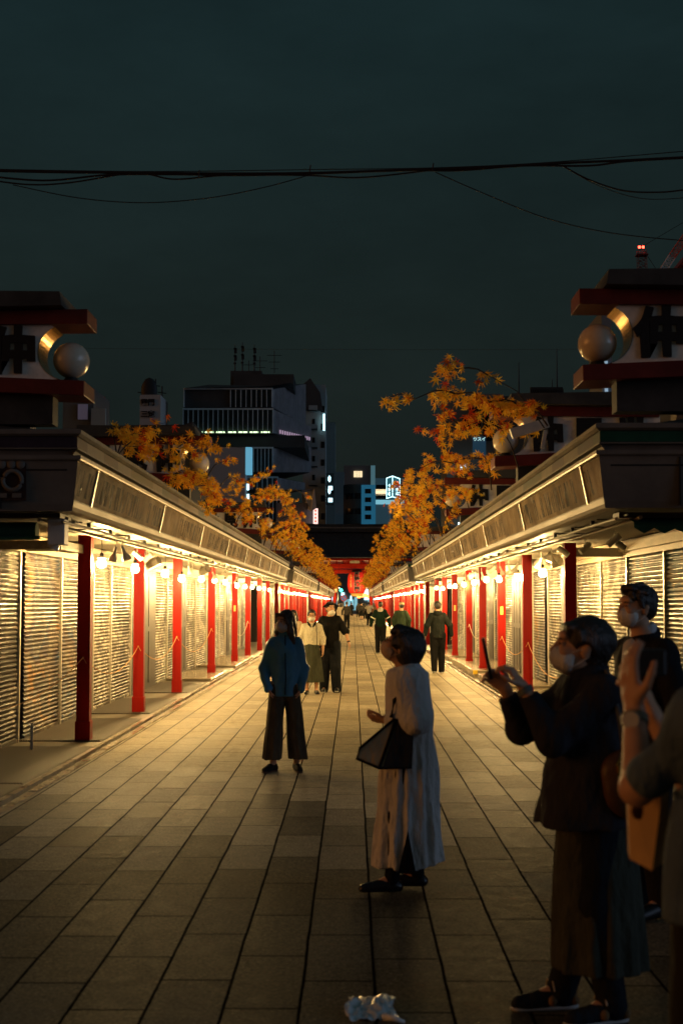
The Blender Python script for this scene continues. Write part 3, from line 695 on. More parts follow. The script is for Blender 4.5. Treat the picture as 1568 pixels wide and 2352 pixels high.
# unlit spot and reflector lamps clipped to the rails
def spot_mesh(kind):
    mb = MB()
    mb.tube([(0,0,0), (0,0,-.10)], .007, 6, 1)
    if kind == 0:   # reflector bulb
        ax = Vector((.35,-.2,-.9)).normalized(); q = Vector((0,0,-.10))
        mb.tube([q, q+ax*.05, q+ax*.08, q+ax*.14, q+ax*.175], [.018,.02,.022,.052,.056], 12, 0)
    elif kind == 1:  # can spot
        q = Vector((0,0,-.10)); ax = Vector((.7,-.3,-.6)).normalized()
        mb.tube([q-ax*.07, q+ax*.09], .038, 12, 0); mb.box(-.05, .05, -.012, .012, -.105, -.08, 1)
    else:            # big drum flood
        q = Vector((0,0,-.14)); ax = Vector((.75,-.2,.35)).normalized()
        mb.tube([q-ax*.10, q+ax*.10], .07, 16, 0); mb.tube([q+ax*.10, q+ax*.115], .076, 16, 1); mb.box(-.08, .08, -.01, .01, -.12, -.06, 1)
    return mb.mesh('spot_lamp', [M['white'], M['metal']])
SP = [spot_mesh(i) for i in range(3)]
ax_ = [(-1,13.4,.0,0,-1),(-1,17.0,.0,0,1),(-1,17.3,.12,0,-1),(-1,20.2,.3,1,1),(-1,21.0,.25,1,-1),(-1,22.9,.45,2,1),(-1,26.5,.3,0,1),(-1,27.6,.35,0,-1),(-1,28.4,.2,2,1),(-1,31,.3,0,1),(-1,34,.3,1,1),(-1,37.5,.3,0,-1),
       (1,15.2,.25,1,-1),(1,16.3,.5,1,1),(1,17.4,.3,1,-1),(1,18.6,.2,1,1),(1,20.4,.3,0,1),(1,20.9,.42,2,-1),(1,21.5,.3,0,-1),(1,22.6,.45,2,1),(1,24.1,.25,0,-1),(1,26.0,.3,0,1),(1,26.6,.2,0,1),(1,29.0,.3,1,-1),(1,31.5,.3,0,1),(1,34,.3,2,1)]
cnt = {-1: 0, 1: 0}
for s, y, dx, k, f in ax_:
    o = inst('spot_lamp', SP[k], None, (s*(LX[s]-.30+dx), y, 2.45), (0, 0, R(random.uniform(-40,40)+(180 if f < 0 else 0))))
    tag(o, f'unlit {["cream reflector lamp","small can spotlight","fat drum floodlight"][k]}, {ORD[cnt[s]]} unlit lamp from the near end of {"left" if s<0 else "right"} eaves', 'spotlight', 'unlit lamps under the arcade eaves')
    cnt[s] += 1
# ropes between columns
def rope(s, pts, m, label, r=.0055):
    mb = MB(); q = []
    for i in range(len(pts)-1):
        a, b = Vector(pts[i]), Vector(pts[i+1]); sag = .06+.10*(b-a).length/2
        for t in range(12 if i < len(pts)-2 else 13):
            t /= 12; p = a.lerp(b, t); p.z -= sag*4*t*(1-t); q.append(p)
    mb.tube(q, r, 8)
    for p in (pts[0], pts[-1]):
        mb.ball(p, r*2.2, 8); mb.tube([p, Vector(p)+Vector((s*-.04, .01, -.07))], r*.8, 6)
    o = mb.obj('rope', m); tag(o, label, 'rope', 'barrier ropes between the arcade columns')
rope(-1, [(-3.85,14.2,.62),(-3.23,17.1,1.02)], M['rope'], 'slack orange rope sagging from the far left edge up to the first red column')
rope(-1, [(-3.23,17.3,.98),(-3.23,21.5,1.02)], M['rope'], 'thin orange rope between the first and second left red columns')
rope(-1, [(-3.23,21.7,1.0),(-3.23,26.2,1.05)], M['rope'], 'thin orange rope between the second and third left red columns')
rope(-1, [(-3.23,26.4,1.02),(-3.23,32.6,1.08)], M['rope'], 'orange rope between the third and fourth left red columns')
rope(-1, [(-3.23,39.2,.95),(-3.23,43.9,1.1)], M['ropew'], 'pale rope tied behind the woman in blue jacket')
rope(1, [(2.95,24.3,.98),(2.95,28.3,1.0)], M['rope'], 'orange rope knotted round the right columns behind the phone hand')
rope(1, [(2.95,19.5,.75),(2.95,24.1,1.0)], M['rope'], 'orange rope running from right column behind the masked woman face')
rope(1, [(2.95,32.6,1.0),(2.95,36.2,1.12)], M['ropew'], 'white rope looped between columns right of the hooded man')
mb = MB(); q = P(73, 1690, 16.0); mb.box(q.x-.014, q.x+.014, q.y-.006, q.y+.006, .022, .34)
tag(mb.obj('marker_stake', M['white'], None, .002), 'short white marker stake standing under the slack orange rope', 'stake')
# ------------------------------------------------------------ maple sprays
def leaf_mat(name, c1, c2):
    m = mat(name, c1, .5); g = NT(m)
    n = g.noise(g.obj(), 9, 3)
    c = g.mix(g.ramp(n, [(.4,(0,)*3),(.6,(1,)*3)]), c1, c2)
    g.set(g.b.inputs['Base Color'], c)
    tr = g.n('ShaderNodeBsdfTranslucent'); g.set(tr.inputs[0], c)
    mx = g.n('ShaderNodeMixShader'); mx.inputs[0].default_value = .5
    g.nt.links.new(g.b.outputs[0], mx.inputs[1]); g.nt.links.new(tr.outputs[0], mx.inputs[2])
    g.nt.links.new(mx.outputs[0], g.nt.nodes['Material Output'].inputs['Surface'])
    return m
LM = [leaf_mat('gold_maple_leaf', (1.0,.68,.06), (1.0,.50,.03)), leaf_mat('orange_maple_leaf', (.95,.42,.02), (1.0,.58,.04)), leaf_mat('red_maple_leaf', (.60,.045,.01), (.70,.16,.01)), M['bark']]
LOBE = [(0,1.06),(9,.62),(21,.27),(34,.60),(42,.95),(51,.58),(64,.25),(86,.78),(104,.20),(130,.52),(160,.13)]
def add_leaf(mb, c, tip, nrm, r, mi):
    """seven-lobed leaf: centre c, tip direction, face normal"""
    t = tip.normalized(); n = nrm-t*nrm.dot(t)
    n = n.normalized() if n.length > 1e-4 else t.orthogonal().normalized(); b = t.cross(n)
    o = len(mb.v); mb.v.append(tuple(c+n*r*.08))
    ring = [(a, q) for a, q in LOBE]+[(360-a, q) for a, q in LOBE[:0:-1]]
    for a, q in ring:
        a = math.radians(a); q *= r
        mb.v.append(tuple(c+t*q*math.cos(a)+b*q*math.sin(a)-n*(.35*q*q/r*random.uniform(.5,1.2))))
    k = len(ring)
    for i in range(k): mb.f.append([o, o+1+i, o+1+(i+1) % k]); mb.m.append(mi); mb.sm.append(False)
def spray(base, blobs, nleaf, r=.08, red=.14, seed=0, stem=.011):
    """base point, then blob list (centre Vector, radii): limbs reach each blob, twigs carry leaves"""
    random.seed(seed); sm = MB(); lf = MB()
    tot = sum(b[2] if len(b) > 2 else 1 for b in blobs); prev = Vector(base)
    for bi, b in enumerate(blobs):
        c, rad = Vector(b[0]), b[1]; wgt = b[2] if len(b) > 2 else 1
        a = prev if b[3:] and b[3] else Vector(base)
        mid = a.lerp(c, .5)+Vector((0, 0, .14*(c-a).length))
        pts = [a, a.lerp(mid, .5)+Vector((0,0,.02)), mid, mid.lerp(c, .6), c]
        sm.tube(pts, stem, 6, 0, True, stem*.35)
        prev = c
        for _ in range(max(1, int(nleaf*wgt/tot/9))):
            d = Vector((random.gauss(0,1)*rad[0], random.gauss(0,1)*rad[1], random.gauss(0,1)*rad[2]))*.62
            t0 = random.choice(pts[1:]) if random.random() < .55 else c
            e = c+d; q = t0.lerp(e, .5)+Vector((0,0,.03))
            sm.tube([t0, q, e], .0035, 4, 0, True, .0018)
            for j in range(9):
                p = t0.lerp(e, random.uniform(.35, 1.12))+Vector((random.gauss(0,.05), random.gauss(0,.06), random.gauss(0,.045)))
                k = 0 if random.random() < .62 else 1
                if random.random() < red: k = 2
                tip = Vector((random.gauss(0,.6), random.gauss(0,.4), random.uniform(-1.2,.35)))
                nr = Vector((random.gauss(0,.6), -1+random.gauss(0,.45), -.45+random.gauss(0,.5)))
                add_leaf(lf, p, tip, nr, r*random.uniform(.75, 1.25), k)
    return sm, lf
G_ = 'artificial maple branches along the arcade roofs'
def spray_obj(base, blobs, nleaf, label, **k):
    sm, lf = spray(base, blobs, nleaf, **k)
    e = empty('maple_branch', base, label, 'maple branch', G_)
    sm.obj('branch', M['bark'], e); lf.obj('leaves', LM, e)
    return e
def B(px, py, Y, rx, rz, wgt=1, chain=0, ry=.4): return (P(px, py, Y), (rx, ry, rz), wgt, chain)
spray_obj((-2.5,15.0,3.22), [B(258,992,14.9,.16,.07,.5), B(300,1000,15.6,.34,.10,1.0), B(400,1035,16.4,.36,.17,1.5,1), B(475,1030,17,.14,.16,.4,1), B(345,1040,16.2,.3,.13,.9)], 190, 'nearest left maple branch, trailing past the checkered cornice', seed=1)
spray_obj((-2.45,18.5,3.22), [B(400,1090,18.2,.24,.10,1.), B(470,1110,19,.3,.14,1.3,1), B(515,1060,19.5,.10,.08,.25,1)], 130, 'left maple branch hanging just below the second globe', seed=2)
spray_obj((-2.4,22.5,3.22), [B(490,1140,22.5,.36,.2,1.3), B(560,1110,24,.36,.18,1.2,1), B(480,1180,21.6,.10,.10,.3)], 150, 'left maple branch in front of the pale billboard', seed=3)
spray_obj((-2.3,28,3.22), [B(560,1175,28,.4,.26,1.4), B(620,1140,30,.5,.22,1.4,1), B(660,1150,31,.26,.14,.6,1)], 190, 'left maple branch in front of the lowest slatted storey', seed=4)
spray_obj((-2.2,34,3.22), [B(600,1195,34,.4,.2,1.), B(650,1140,35,.3,.12,.5,1), B(705,1140,36,.14,.1,.25,1)], 110, 'left maple branch with thin tips reaching the tiled gate ridge', seed=5)
spray_obj((1.95,14.2,3.45), [B(1195,935,14.6,.20,.10,.8), B(1125,925,14.8,.30,.13,1.3,1), B(1045,905,15,.22,.10,.8,1), B(950,918,15,.10,.03,.18,1), B(895,912,15.2,.02,.02,.06,1)], 175, 'nearest right maple branch, stretching farthest into the dark sky', seed=6)
spray_obj((2.0,14.8,3.5), [B(1120,862,14.6,.09,.03,.3), B(1030,852,14.6,.12,.04,.5,1)], 48, 'thin uppermost right maple twig above the others', seed=7, stem=.008)
spray_obj((2.05,17.5,3.3), [B(1150,985,17.3,.24,.14,.8), B(1060,985,17.8,.33,.17,1.4,1), B(1010,960,17.6,.2,.16,.6,1)], 140, 'right maple branch spreading in front of the second globe', seed=8, red=.25)
spray_obj((2.0,20.5,3.3), [B(1120,1065,20.3,.22,.1,.8), B(1040,1065,20.8,.36,.14,1.4,1), B(950,1085,21,.24,.09,.7,1)], 170, 'right maple branch above the glowing street sign', seed=9, red=.16)
spray_obj((2.0,24.5,3.3), [B(1060,1135,24.3,.30,.16,1.), B(985,1125,25,.36,.18,1.2,1), B(910,1165,26,.20,.09,.5,1)], 180, 'right maple branch beside the small blue tower', seed=10)
# generic sprays repeated down both roofs, four shapes
GEN = []
for q in range(4):
    bl = [(Vector((.25,-.2,.55)), (.30,.4,.24), 1.2, 0), (Vector((.62,.1,.85)), (.30,.4,.26), 1.4, 1), (Vector((.20,.5,.35)), (.3,.4,.2), 1., 0), (Vector((.95,.2,.80)), (.16,.3,.20), .5, 1)]
    sm, lf = spray((0,0,0), bl, 130, .078, .12, 20+q)
    GEN.append((sm.mesh('branch', M['bark']), lf.mesh('leaves', LM)))
random.seed(11)
for s in (-1, 1):
    side = 'left' if s < 0 else 'right'; Y = 30. if s > 0 else 38.; i = 0
    while Y < 188:
        a, b = GEN[random.randrange(4)]
        k = random.uniform(.85, 1.15)*(1.12 if s > 0 else 1.)
        x = s*(2.38 if s < 0 else 2.05)
        o = empty('maple_branch', (x, Y, 3.2), None)
        o.rotation_euler.z = (0 if s < 0 else R(180))+R(random.uniform(-22, 22)); o.scale = (k, k, k)
        ref = ('nearer', 'middle', 'farther', 'farthest')[i//20]
        tag(o, f'golden maple branch on {side} arcade roof, {ORD[i % 20]} in the {ref} run towards the gate', 'maple branch', G_)
        inst('branch', a, o, (0,0,0)); inst('leaves', b, o, (0,0,0))
        i += 1; Y += (2.8 if Y < 60 else 3.6)*random.uniform(.8, 1.2)

# ------------------------------------------------------------ gate with big lantern
GY = 200.
M['gatered'] = mat('gate_vermilion', (.27,.016,.005), .7, spec=.05, var=.15, vscale=.6)
M['tile'] = mat('grey_roof_tile', (.035,.037,.037), .5, var=.3, vscale=1.5)
g0 = P(810, 1385, GY); gx = g0.x; sc_ = GY/3270
def gz(py): return CAMH+(1385-py)*sc_
gate = empty('temple_gate', (gx, GY, 0), 'big vermilion temple gate under a dark tiled roof at the street end', 'temple gate')
# roof: curved slope with tile ribs
mb = MB(); n = 112; W = 9.6; vs = []; fs = []; rows = 12
zr, ze = gz(1222), gz(1284)
for j in range(rows+1):
    t = j/rows
    for i in range(n*2+1):
        u = -1+i/n; x = u*(W+1.4*t)
        z = zr+(ze-zr)*(t**.75)+.45*(abs(u)**4)*t
        vs.append((gx+x, GY+.3-4.6*t, z+(.055 if i % 2 else 0)))
nn = n*2+1
for j in range(rows):
    for i in range(nn-1): fs.append((j*nn+i, j*nn+i+1, (j+1)*nn+i+1, (j+1)*nn+i))
mb.add(vs, fs, 0); mb.add([(x, 2*GY+.6-y, z) for x, y, z in vs], fs, 0)
rf = mb.obj('roof', M['tile'], gate)
mb = MB()
for i in range(0, nn, 2):
    x, y, z = vs[rows*nn+i+ (0 if i < nn-1 else -1)]; mb.ball((x, y-.03, z+.0), .07, 8)
mb.obj('eave_tile_row', mat('pale_tile_edge', (.22,.21,.19), .6), gate)
mb = MB()
for i in range(41):
    u = -1+i/20; x = gx+u*(W+.1); z = zr+.30*(abs(u)**3)
    if i < 40:
        u2 = -1+(i+1)/20; x2 = gx+u2*(W+.1); z2 = zr+.30*(abs(u2)**3)
        for (a, b_, hw, mi) in ((-.05,.42,.30,0),(.42,.62,.36,1),(.62,.9,.26,0),(.9,1.02,.34,0)):
            mb.add([(x, GY-hw, z+a), (x, GY-hw, z+b_), (x2, GY-hw, z2+b_), (x2, GY-hw, z2+a), (x, GY+hw, z+a), (x, GY+hw, z+b_), (x2, GY+hw, z2+b_), (x2, GY+hw, z2+a)],
                   [(0,1,2,3),(7,6,5,4),(1,5,6,2),(0,3,7,4)], mi)
for i in range(int(2*W/.24)): mb.ball((gx-W+.12+i*.24, GY-.38, zr+.52+.30*(abs(-1+(i+.5)*.24/W)**3)), .055, 6, 2)
mb.obj('ridge', [M['tile'], mat('ridge_lattice', (.14,.13,.11), .6), mat('ridge_dot', (.3,.28,.24), .6)], gate)
mb = MB(); mb.box(gx-8.5, gx+8.5, GY-3.4, GY+3.4, ze-.35, ze-.1); mb.obj('eave_board', M['gatered'], gate)
mb = MB()
for i in range(70): mb.box(gx-8.4+i*.243, gx-8.4+i*.243+.09, GY-4.2, GY-3.2, ze-.22, ze-.08)
mb.obj('rafters', M['gatered'], gate)
mb = MB(); mb.box(gx-6.2, gx+6.2, GY-2.2, GY-2.0, gz(1297), gz(1288)); wp = mb.obj('white_frieze', mat('gate_white_plaster', (.8,.74,.6), .6), gate)
mb = MB()
for k in (-1, 1):
    for i in range(5):
        x = gx+k*(1.3+i*.95); mb.box(x-.08, x+.08, GY-2.28, GY-2.1, gz(1297), gz(1288)); mb.obj('bracket', M['gatered'], gate); mb = MB()
mb.prism([(gx-1.4,gz(1298)),(gx-1.1,gz(1294)),(gx-.8,gz(1295)),(gx-.5,gz(1289)),(gx+1.0,gz(1289)),(gx+1.3,gz(1295)),(gx+1.6,gz(1294)),(gx+1.9,gz(1298))], GY-2.35, GY-2.12)
mb.obj('bracket', M['gatered'], gate)
mb = MB(); mb.box(gx-.4, gx+.95, GY-2.42, GY-2.36, gz(1296), gz(1290)); mb.obj('carved_plaque', mat('green_carving', (.12,.3,.16), .6, col2=(.6,.5,.3), vscale=3), gate)
mb = MB(); mb.box(gx-6.4, gx+6.4, GY-2.4, GY-1.7, gz(1308), gz(1297)); mb.obj('upper_beam', M['gatered'], gate, .05)
mb = MB(); mb.box(gx-5.9, gx+5.9, GY-2.2, GY-1.8, gz(1319), gz(1310)); mb.obj('lower_beam', M['gatered'], gate, .04)
for x in (-5.6, -2.55, 2.55, 5.6):
    for y in (-2, 2):
        mb = MB(); mb.lathe([(.30,0),(.30,.3),(.25,.32),(.25,gz(1311))], (gx+x, GY+y, 0), 16); mb.obj('column', M['gatered'], gate)
mb = MB(); mb.box(gx-9, gx-2.9, GY-.3, GY+.3, 0, gz(1300)); mb.box(gx+2.9, gx+9, GY-.3, GY+.3, 0, gz(1300)); mb.obj('side_wall', M['gatered'], gate)
# lantern
lr = 21*sc_; ztop, zbot = gz(1316), gz(1364); lc = (gx+.55, GY-1.6)
lan = empty('paper_lantern', (lc[0], lc[1], zbot), 'giant red paper lantern lettered in black, hanging in the gate', 'lantern')
M['lanternred'] = mat('red_lantern_paper', (.50,.020,.008), .6, emit=(.8,.05,.015), es=.08)
H_ = ztop-zbot; prof = []
for i in range(31):
    t = i/30; r = lr*(.74+.26*math.sin(math.pi*min(1, max(0, t)))**.55); prof.append((r+.018*(i % 2), zbot+H_*t))
mb = MB(); mb.lathe(prof, (lc[0], lc[1], 0), 40); mb.obj('paper_body', M['lanternred'], lan)
mb = MB(); mb.lathe([(.0, zbot-.02),(lr*.74, zbot-.02),(lr*.74, zbot+.08)], (lc[0], lc[1], 0), 32); mb.obj('bottom_rim', M['ink'], lan)
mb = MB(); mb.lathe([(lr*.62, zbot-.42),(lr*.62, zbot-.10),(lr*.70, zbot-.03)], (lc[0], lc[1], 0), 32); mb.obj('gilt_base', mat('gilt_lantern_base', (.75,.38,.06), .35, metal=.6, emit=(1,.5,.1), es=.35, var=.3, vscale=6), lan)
mb = MB(); mb.lathe([(lr*.72, ztop),(lr*.72, ztop+.25),(0, ztop+.25)], (lc[0], lc[1], 0), 32); mb.obj('top_rim', M['ink'], lan)
cs = H_/4.35
for i, ch in enumerate('風雷神門'):
    z = ztop-.42-i*cs*1.0-cs*.02
    text('lettering', ch, cs*1.13, .03, M['ink'], lan, (lc[0]+.02, lc[1]-lr-.02, z), 0, .03)
    text('lettering_outline', ch, cs*1.13, .02, mat('cream_outline', (.7,.62,.45), .6), lan, (lc[0]+.02, lc[1]-lr+.005, z), 0, .055)
for i, ch in enumerate('令和二年四月'):
    text('small_lettering', ch, cs*.42, .02, mat('ochre_lettering', (.7,.38,.08), .6), lan, (lc[0]-.80, lc[1]-lr*.80, ztop-.5-i*cs*.44), R(-18), .008)
for k in (-1, 1):
    mb = MB(); x = gx+k*2.35; zz = gz(1355)
    mb.lathe([(.10,-.45),(.2,-.40),(.24,0),(.2,.42),(.1,.46)], (x, GY-2.4, zz), 16)
    o = mb.obj('side_lantern', mat('bronze_lantern', (.5,.33,.14), .4, metal=.5, emit=(1,.6,.2), es=.25)); tag(o, f'small gilt lantern hanging at the {"left" if k<0 else "right"} of the giant red one', 'small lantern')
gl_ = bpy.data.lights.new('gate_light', 'POINT'); gl_.energy = 330; gl_.color = (1,.62,.3); gl_.shadow_soft_size = .1
for x in (-3.6, -1.9, 1.9, 3.6):
    l = bpy.data.objects.new('gate_lamp', None); COL.objects.link(l)
    l.location = (gx+x, GY-4.2, gz(1352)); tag(l, f'small eave lamp lighting the gate front, {["far left","inner left","inner right","far right"][[-3.6,-1.9,1.9,3.6].index(x)]}', 'gate lamp', 'lamps lighting the gate')
    mb = MB(); mb.lathe([(0,-.06),(.06,-.03),(.06,.03),(0,.08)], l.location, 10); mb.obj('bulb', M['glow'], l)
    mb = MB(); mb.tube([Vector(l.location)+Vector((0,0,.07)), (gx+x, GY-3.6, ze-.2)], .02, 5); mb.obj('stem', M['black'], l)
    q = bpy.data.objects.new('gate_light', gl_); COL.objects.link(q); q.parent = l; q.location = (0,0,-.05)

# ------------------------------------------------------------ street beyond the gate
M['cyan'] = mat('lit_shop_window', (.3,.5,.55), .4, emit=(.25,.62,.75), es=.75)
M['cyanb'] = mat('bright_shop_light', (.5,.7,.75), .4, emit=(.55,.9,1.), es=2.6)
M['warmw'] = mat('warm_lit_window', (.6,.5,.35), .4, emit=(1.,.78,.45), es=1.3)
M['dimb'] = mat('night_building_grey', (.20,.21,.21), .8, var=.12, vscale=.2)
sb = empty('street_shop', (gx, 236, 0), 'cyan lit shop front seen through the gate opening', 'shop building')
mb = MB(); mb.box(gx-8, gx+8, 236, 244, 0, 9); mb.obj('wall', M['dimb'], sb)
random.seed(4)
mb = MB()
for i in range(16):
    x = gx-4.2+i*.56
    if random.random() < .8: mb.box(x, x+.46, 235.9, 235.98, .4, random.uniform(2.1, 2.6))
mb.obj('shop_window', M['cyan'], sb)
for i, x in enumerate((-3.6, -1.9, -.4, 1.9, 3.0)):
    mb = MB(); h = (2.9, 3.3, 2.8, 3.9, 3.1)[i]; mb.box(gx+x, gx+x+(.25,.5,.2,.7,.2)[i], 235.8, 235.88, h-.8-(i == 3)*1.0, h); mb.obj('lit_panel', M['cyanb'], sb)
q = P(822, 1368, 196)
for i in range(4):
    c = P(824+i*7.5, 1368+2*abs(i-1.5), 203); o = empty('round_lantern', c, f'small glowing orange round lantern beyond the gate, {ORD[i]} from the left', 'round lantern', 'orange round lanterns beyond the gate')
    mb = MB(); mb.ball(c, .34, 14, 0, (1,1,.85)); mb.obj('lantern_paper', mat('glowing_orange_paper', (.8,.2,.05), .5, emit=(1.,.22,.05), es=5.), o)
    mb = MB(); mb.tube([c+Vector((0,0,.28)), c+Vector((0,0,2.2))], .02, 5); mb.obj('cord', M['black'], o)
c = P(783, 1357, 150); tl = empty('traffic_light', (c.x, 150, 0), 'green traffic light shining left of the gate opening', 'traffic light')
mb = MB(); mb.tube([(c.x-.3,150.1,0),(c.x-.3,150.1,c.z+.3),(c.x,150.1,c.z+.3)], .05, 8); mb.obj('pole', M['metal'], tl)
mb = MB(); mb.box(c.x-.2, c.x+.2, 149.9, 150.1, c.z-.22, c.z+.24); mb.obj('housing', M['black'], tl, .03)
mb = MB(); mb.ball((c.x, 149.88, c.z), .17, 12, 0, (1,.3,1)); mb.obj('lens', mat('green_signal', (.1,.8,.7), .3, emit=(.05,1.,.72), es=6), tl)
c = P(789, 1375, 149); rs = empty('no_parking_sign', (c.x, 149, 0), 'round blue and red no-parking sign under the traffic light', 'road sign')
mb = MB(); mb.tube([(c.x,149.05,0),(c.x,149.05,c.z)], .03, 6); mb.obj('pole', M['metal'], rs)
def disc(x, y, z, r, m, nm, par, t=.02):
    mb = MB(); n = 24; mb.prism([(x+r*math.cos(2*math.pi*i/n), z+r*math.sin(2*math.pi*i/n)) for i in range(n)], y-t, y); return mb.obj(nm, m, par)
disc(c.x, 149, c.z, .34, mat('sign_red', (.6,.05,.04), .4), 'red_rim', rs); disc(c.x, 148.97, c.z, .26, mat('sign_blue', (.03,.13,.42), .4, emit=(.03,.2,.5), es=.3), 'blue_face', rs)
mb = MB(); mb.obox((c.x, 148.94, c.z), (.19,0,-.19), (0,.01,0), (.03,0,.03)); mb.obj('red_bar', bpy.data.materials['sign_red'], rs)
# bicycle standing beyond the gate
def bicycle(x, y):
    e = empty('bicycle', (x, y, 0), 'parked bicycle silhouetted against the cyan shop light', 'bicycle')
    for dx in (-.52, .52):
        mb = MB(); pts = [(x+dx+.33*math.cos(a*math.pi/10), y, .35+.33*math.sin(a*math.pi/10)) for a in range(21)]; mb.tube(pts, .022, 6)
        for a in range(6): mb.tube([(x+dx, y, .35), (x+dx+.32*math.cos(a*math.pi/3), y, .35+.32*math.sin(a*math.pi/3))], .004, 3)
        mb.obj('wheel', M['black'], e)
    mb = MB(); F = [(-.52,.35),(-.12,.32),(-.22,.82),(.38,.88),(.52,.35)]
    for a, b in ((0,1),(0,2),(1,2),(2,3),(1,3),(3,4)): mb.tube([(x+F[a][0], y, F[a][1]), (x+F[b][0], y, F[b][1])], .016, 6)
    mb.obj('frame', M['metal'], e)
    mb = MB(); mb.tube([(x+.37,y,.88),(x+.34,y,1.02)], .014, 6); mb.tube([(x+.24,y-.26,1.04),(x+.34,y,1.04),(x+.24,y+.26,1.04)], .014, 6); mb.obj('handlebar', M['metal'], e)
    mb = MB(); mb.ball((x-.24,y,.90), .12, 10, 0, (1,.6,.3)); mb.obj('saddle', M['black'], e)
bicycle(P(830, 1400, 214).x, 214)

# ------------------------------------------------------------ city behind
def Z7(x, y): return ((600+x*.6378)/1.742, (1300+y*.6378)/1.742)      # region view -> overview pixel
def bldg(name, label, Y, px0, px1, pyt, depth, m, cat='building', pyb=1260, side=None, sdx=0, group=None):
    a, b = P(px0, pyt, Y), P(px1, pyb, Y)
    e = empty(name, (a.x, Y, 0), label, cat, group)
    mb = MB(); mb.box(a.x, b.x, Y, Y+depth, 0, a.z); mb.obj('wall', m, e)
    return e, a.x, b.x, a.z
def windows(e, Y, x0, x1, z0, z1, nx, nz, m, nm='window', fx=.6, fz=.55, skip=0.):
    for j in range(nz):
        for i in range(nx):
            if random.random() < skip: continue
            w_ = (x1-x0)/nx; h = (z1-z0)/nz; cx = x0+(i+.5)*w_; cz = z0+(j+.5)*h
            mb = MB(); mb.box(cx-w_*fx/2, cx+w_*fx/2, Y-.12, Y+.05, cz-h*fz/2, cz+h*fz/2); mb.obj(nm, m, e)
M['glassd'] = mat('dark_window_glass', (.01,.012,.014), .15)
M['cityd'] = mat('dark_blue_grey_facade', (.30,.36,.36), .8, var=.15, vscale=.15, emit=(.1,.16,.16), es=.0)
# stacked tourist tower: wedge storeys with vertical louvres
TY = 236.
tw = empty('louvred_tower', (P(*Z7(490, 900), TY).x, TY, 0), 'stacked modern building with vertical louvres and lit ledges', 'building')
M['twd'] = mat('dark_cladding', (.045,.05,.052), .6, var=.2, vscale=.3)
M['louv'] = mat('pale_louvre', (.50,.60,.62), .5, var=.2, vscale=.5)
M['louvs'] = mat('brown_grey_louvre', (.42,.43,.46), .6, var=.2, vscale=.5)
def tier(fl, fr, sr, top, bot, srt=None, srb=None, lou=16, glow=None, gap=()):
    """front face from fl to fr, flank running back to sr; pixel rows of the left/right corners"""
    Yb = TY+26
    A, Bq = P(*Z7(fl, top), TY), P(*Z7(fr, bot), TY)
    C, D = P(*Z7(sr, srt or top), Yb), P(*Z7(sr, srb or bot), Yb)
    zt, zb = A.z, Bq.z; x0, x1, x2 = A.x, Bq.x, C.x
    mb = MB()
    v = [(x0,TY,zb),(x1,TY,zb),(x1,TY,zt),(x0,TY,zt),(x0,Yb,zb),(x2,Yb,D.z),(x2,Yb,C.z),(x0,Yb,zt)]
    mb.add(v, [(0,1,2,3),(1,5,6,2),(3,2,6,7),(0,4,5,1),(0,3,7,4),(4,7,6,5)]); e = mb.obj('storey', M['twd'], tw)
    mb = MB()
    for i in range(lou+1):
        if i in gap: continue
        x = x0+(x1-x0)*i/lou; mb.box(x-.06, x+.06, TY-.45, TY-.02, zb+.1, zt-.1)
    mb.obj('louvres', M['louv'], e)
    mb = MB(); K = 34
    for i in range(K+1):
        t = i/K; x = x1+(x2-x1)*t; y = TY+26*t; a = zb+(D.z-zb)*t; b = zt+(C.z-zt)*t
        mb.box(x-.02, x+.35, y-.1, y+.1, a+.1, b-.1)
    mb.obj('flank_louvres', M['louvs'], e)
    mb = MB(); mb.box(x0-.1, x1+.15, TY-.5, TY, zt-.12, zt+.12); mb.obj('ledge', M['louv'], e)
    if glow:
        for i in range(7):
            if glow[0] == 'g':
                a = x0+(x1-x0)*(.12+i*.125); mb = MB(); mb.box(a, a+(x1-x0)*.095, TY-.3, TY-.1, zb+.16, zb+.36); mb.obj('lit_ledge', M['ledg'], e)
        for i in range(14 if glow[-1] == 'p' else 0):
            t = .12+i*.062; x = x1+(x2-x1)*t; y = TY+26*t; a = zb+(D.z-zb)*t
            mb = MB(); mb.box(x+.36, x+.55, y-.5, y+.3, a+.25, a+.8); mb.obj('lit_ledge', M['ledp'], e)
    return e
M['ledg'] = mat('greenish_strip_light', (.7,.9,.6), .4, emit=(.72,1.,.55), es=2.2)
M['ledp'] = mat('pink_strip_light', (.9,.7,.9), .4, emit=(.9,.62,.85), es=.38)
tier(215, 765, 965, 405, 522, 372, 640, 17, None, (1,2,3,4,5,6,7,8))
tier(210, 770, 1000, 532, 686, 640, 738, 18, 'gp')
t3 = tier(605, 768, 1000, 775, 930, 768, 930, 7, None)
tier(610, 800, 960, 960, 1040, 990, 1040, 6, None)
tier(700, 820, 1000, 1100, 1230, 1170, 1235, 5, None)
mb = MB(); a, b = P(*Z7(225, 692), TY), P(*Z7(1000, 768), TY); mb.box(a.x, b.x-.8, TY+.8, TY+24, b.z, a.z); mb.obj('dark_terrace', M['twd'], tw)
mb = MB(); a, b = P(*Z7(215, 405), TY), P(*Z7(760, 365), TY); c = P(*Z7(1000, 345), TY+20)
mb.add([(a.x, TY-1, a.z), (b.x, TY-1, a.z+.3), (c.x, TY+20, c.z), (a.x+7, TY+20, b.z+1.2), (a.x+4, TY+2, b.z)], [(0,1,4),(1,2,3,4),(0,4,3)]); mb.obj('roof', M['twd'], tw)
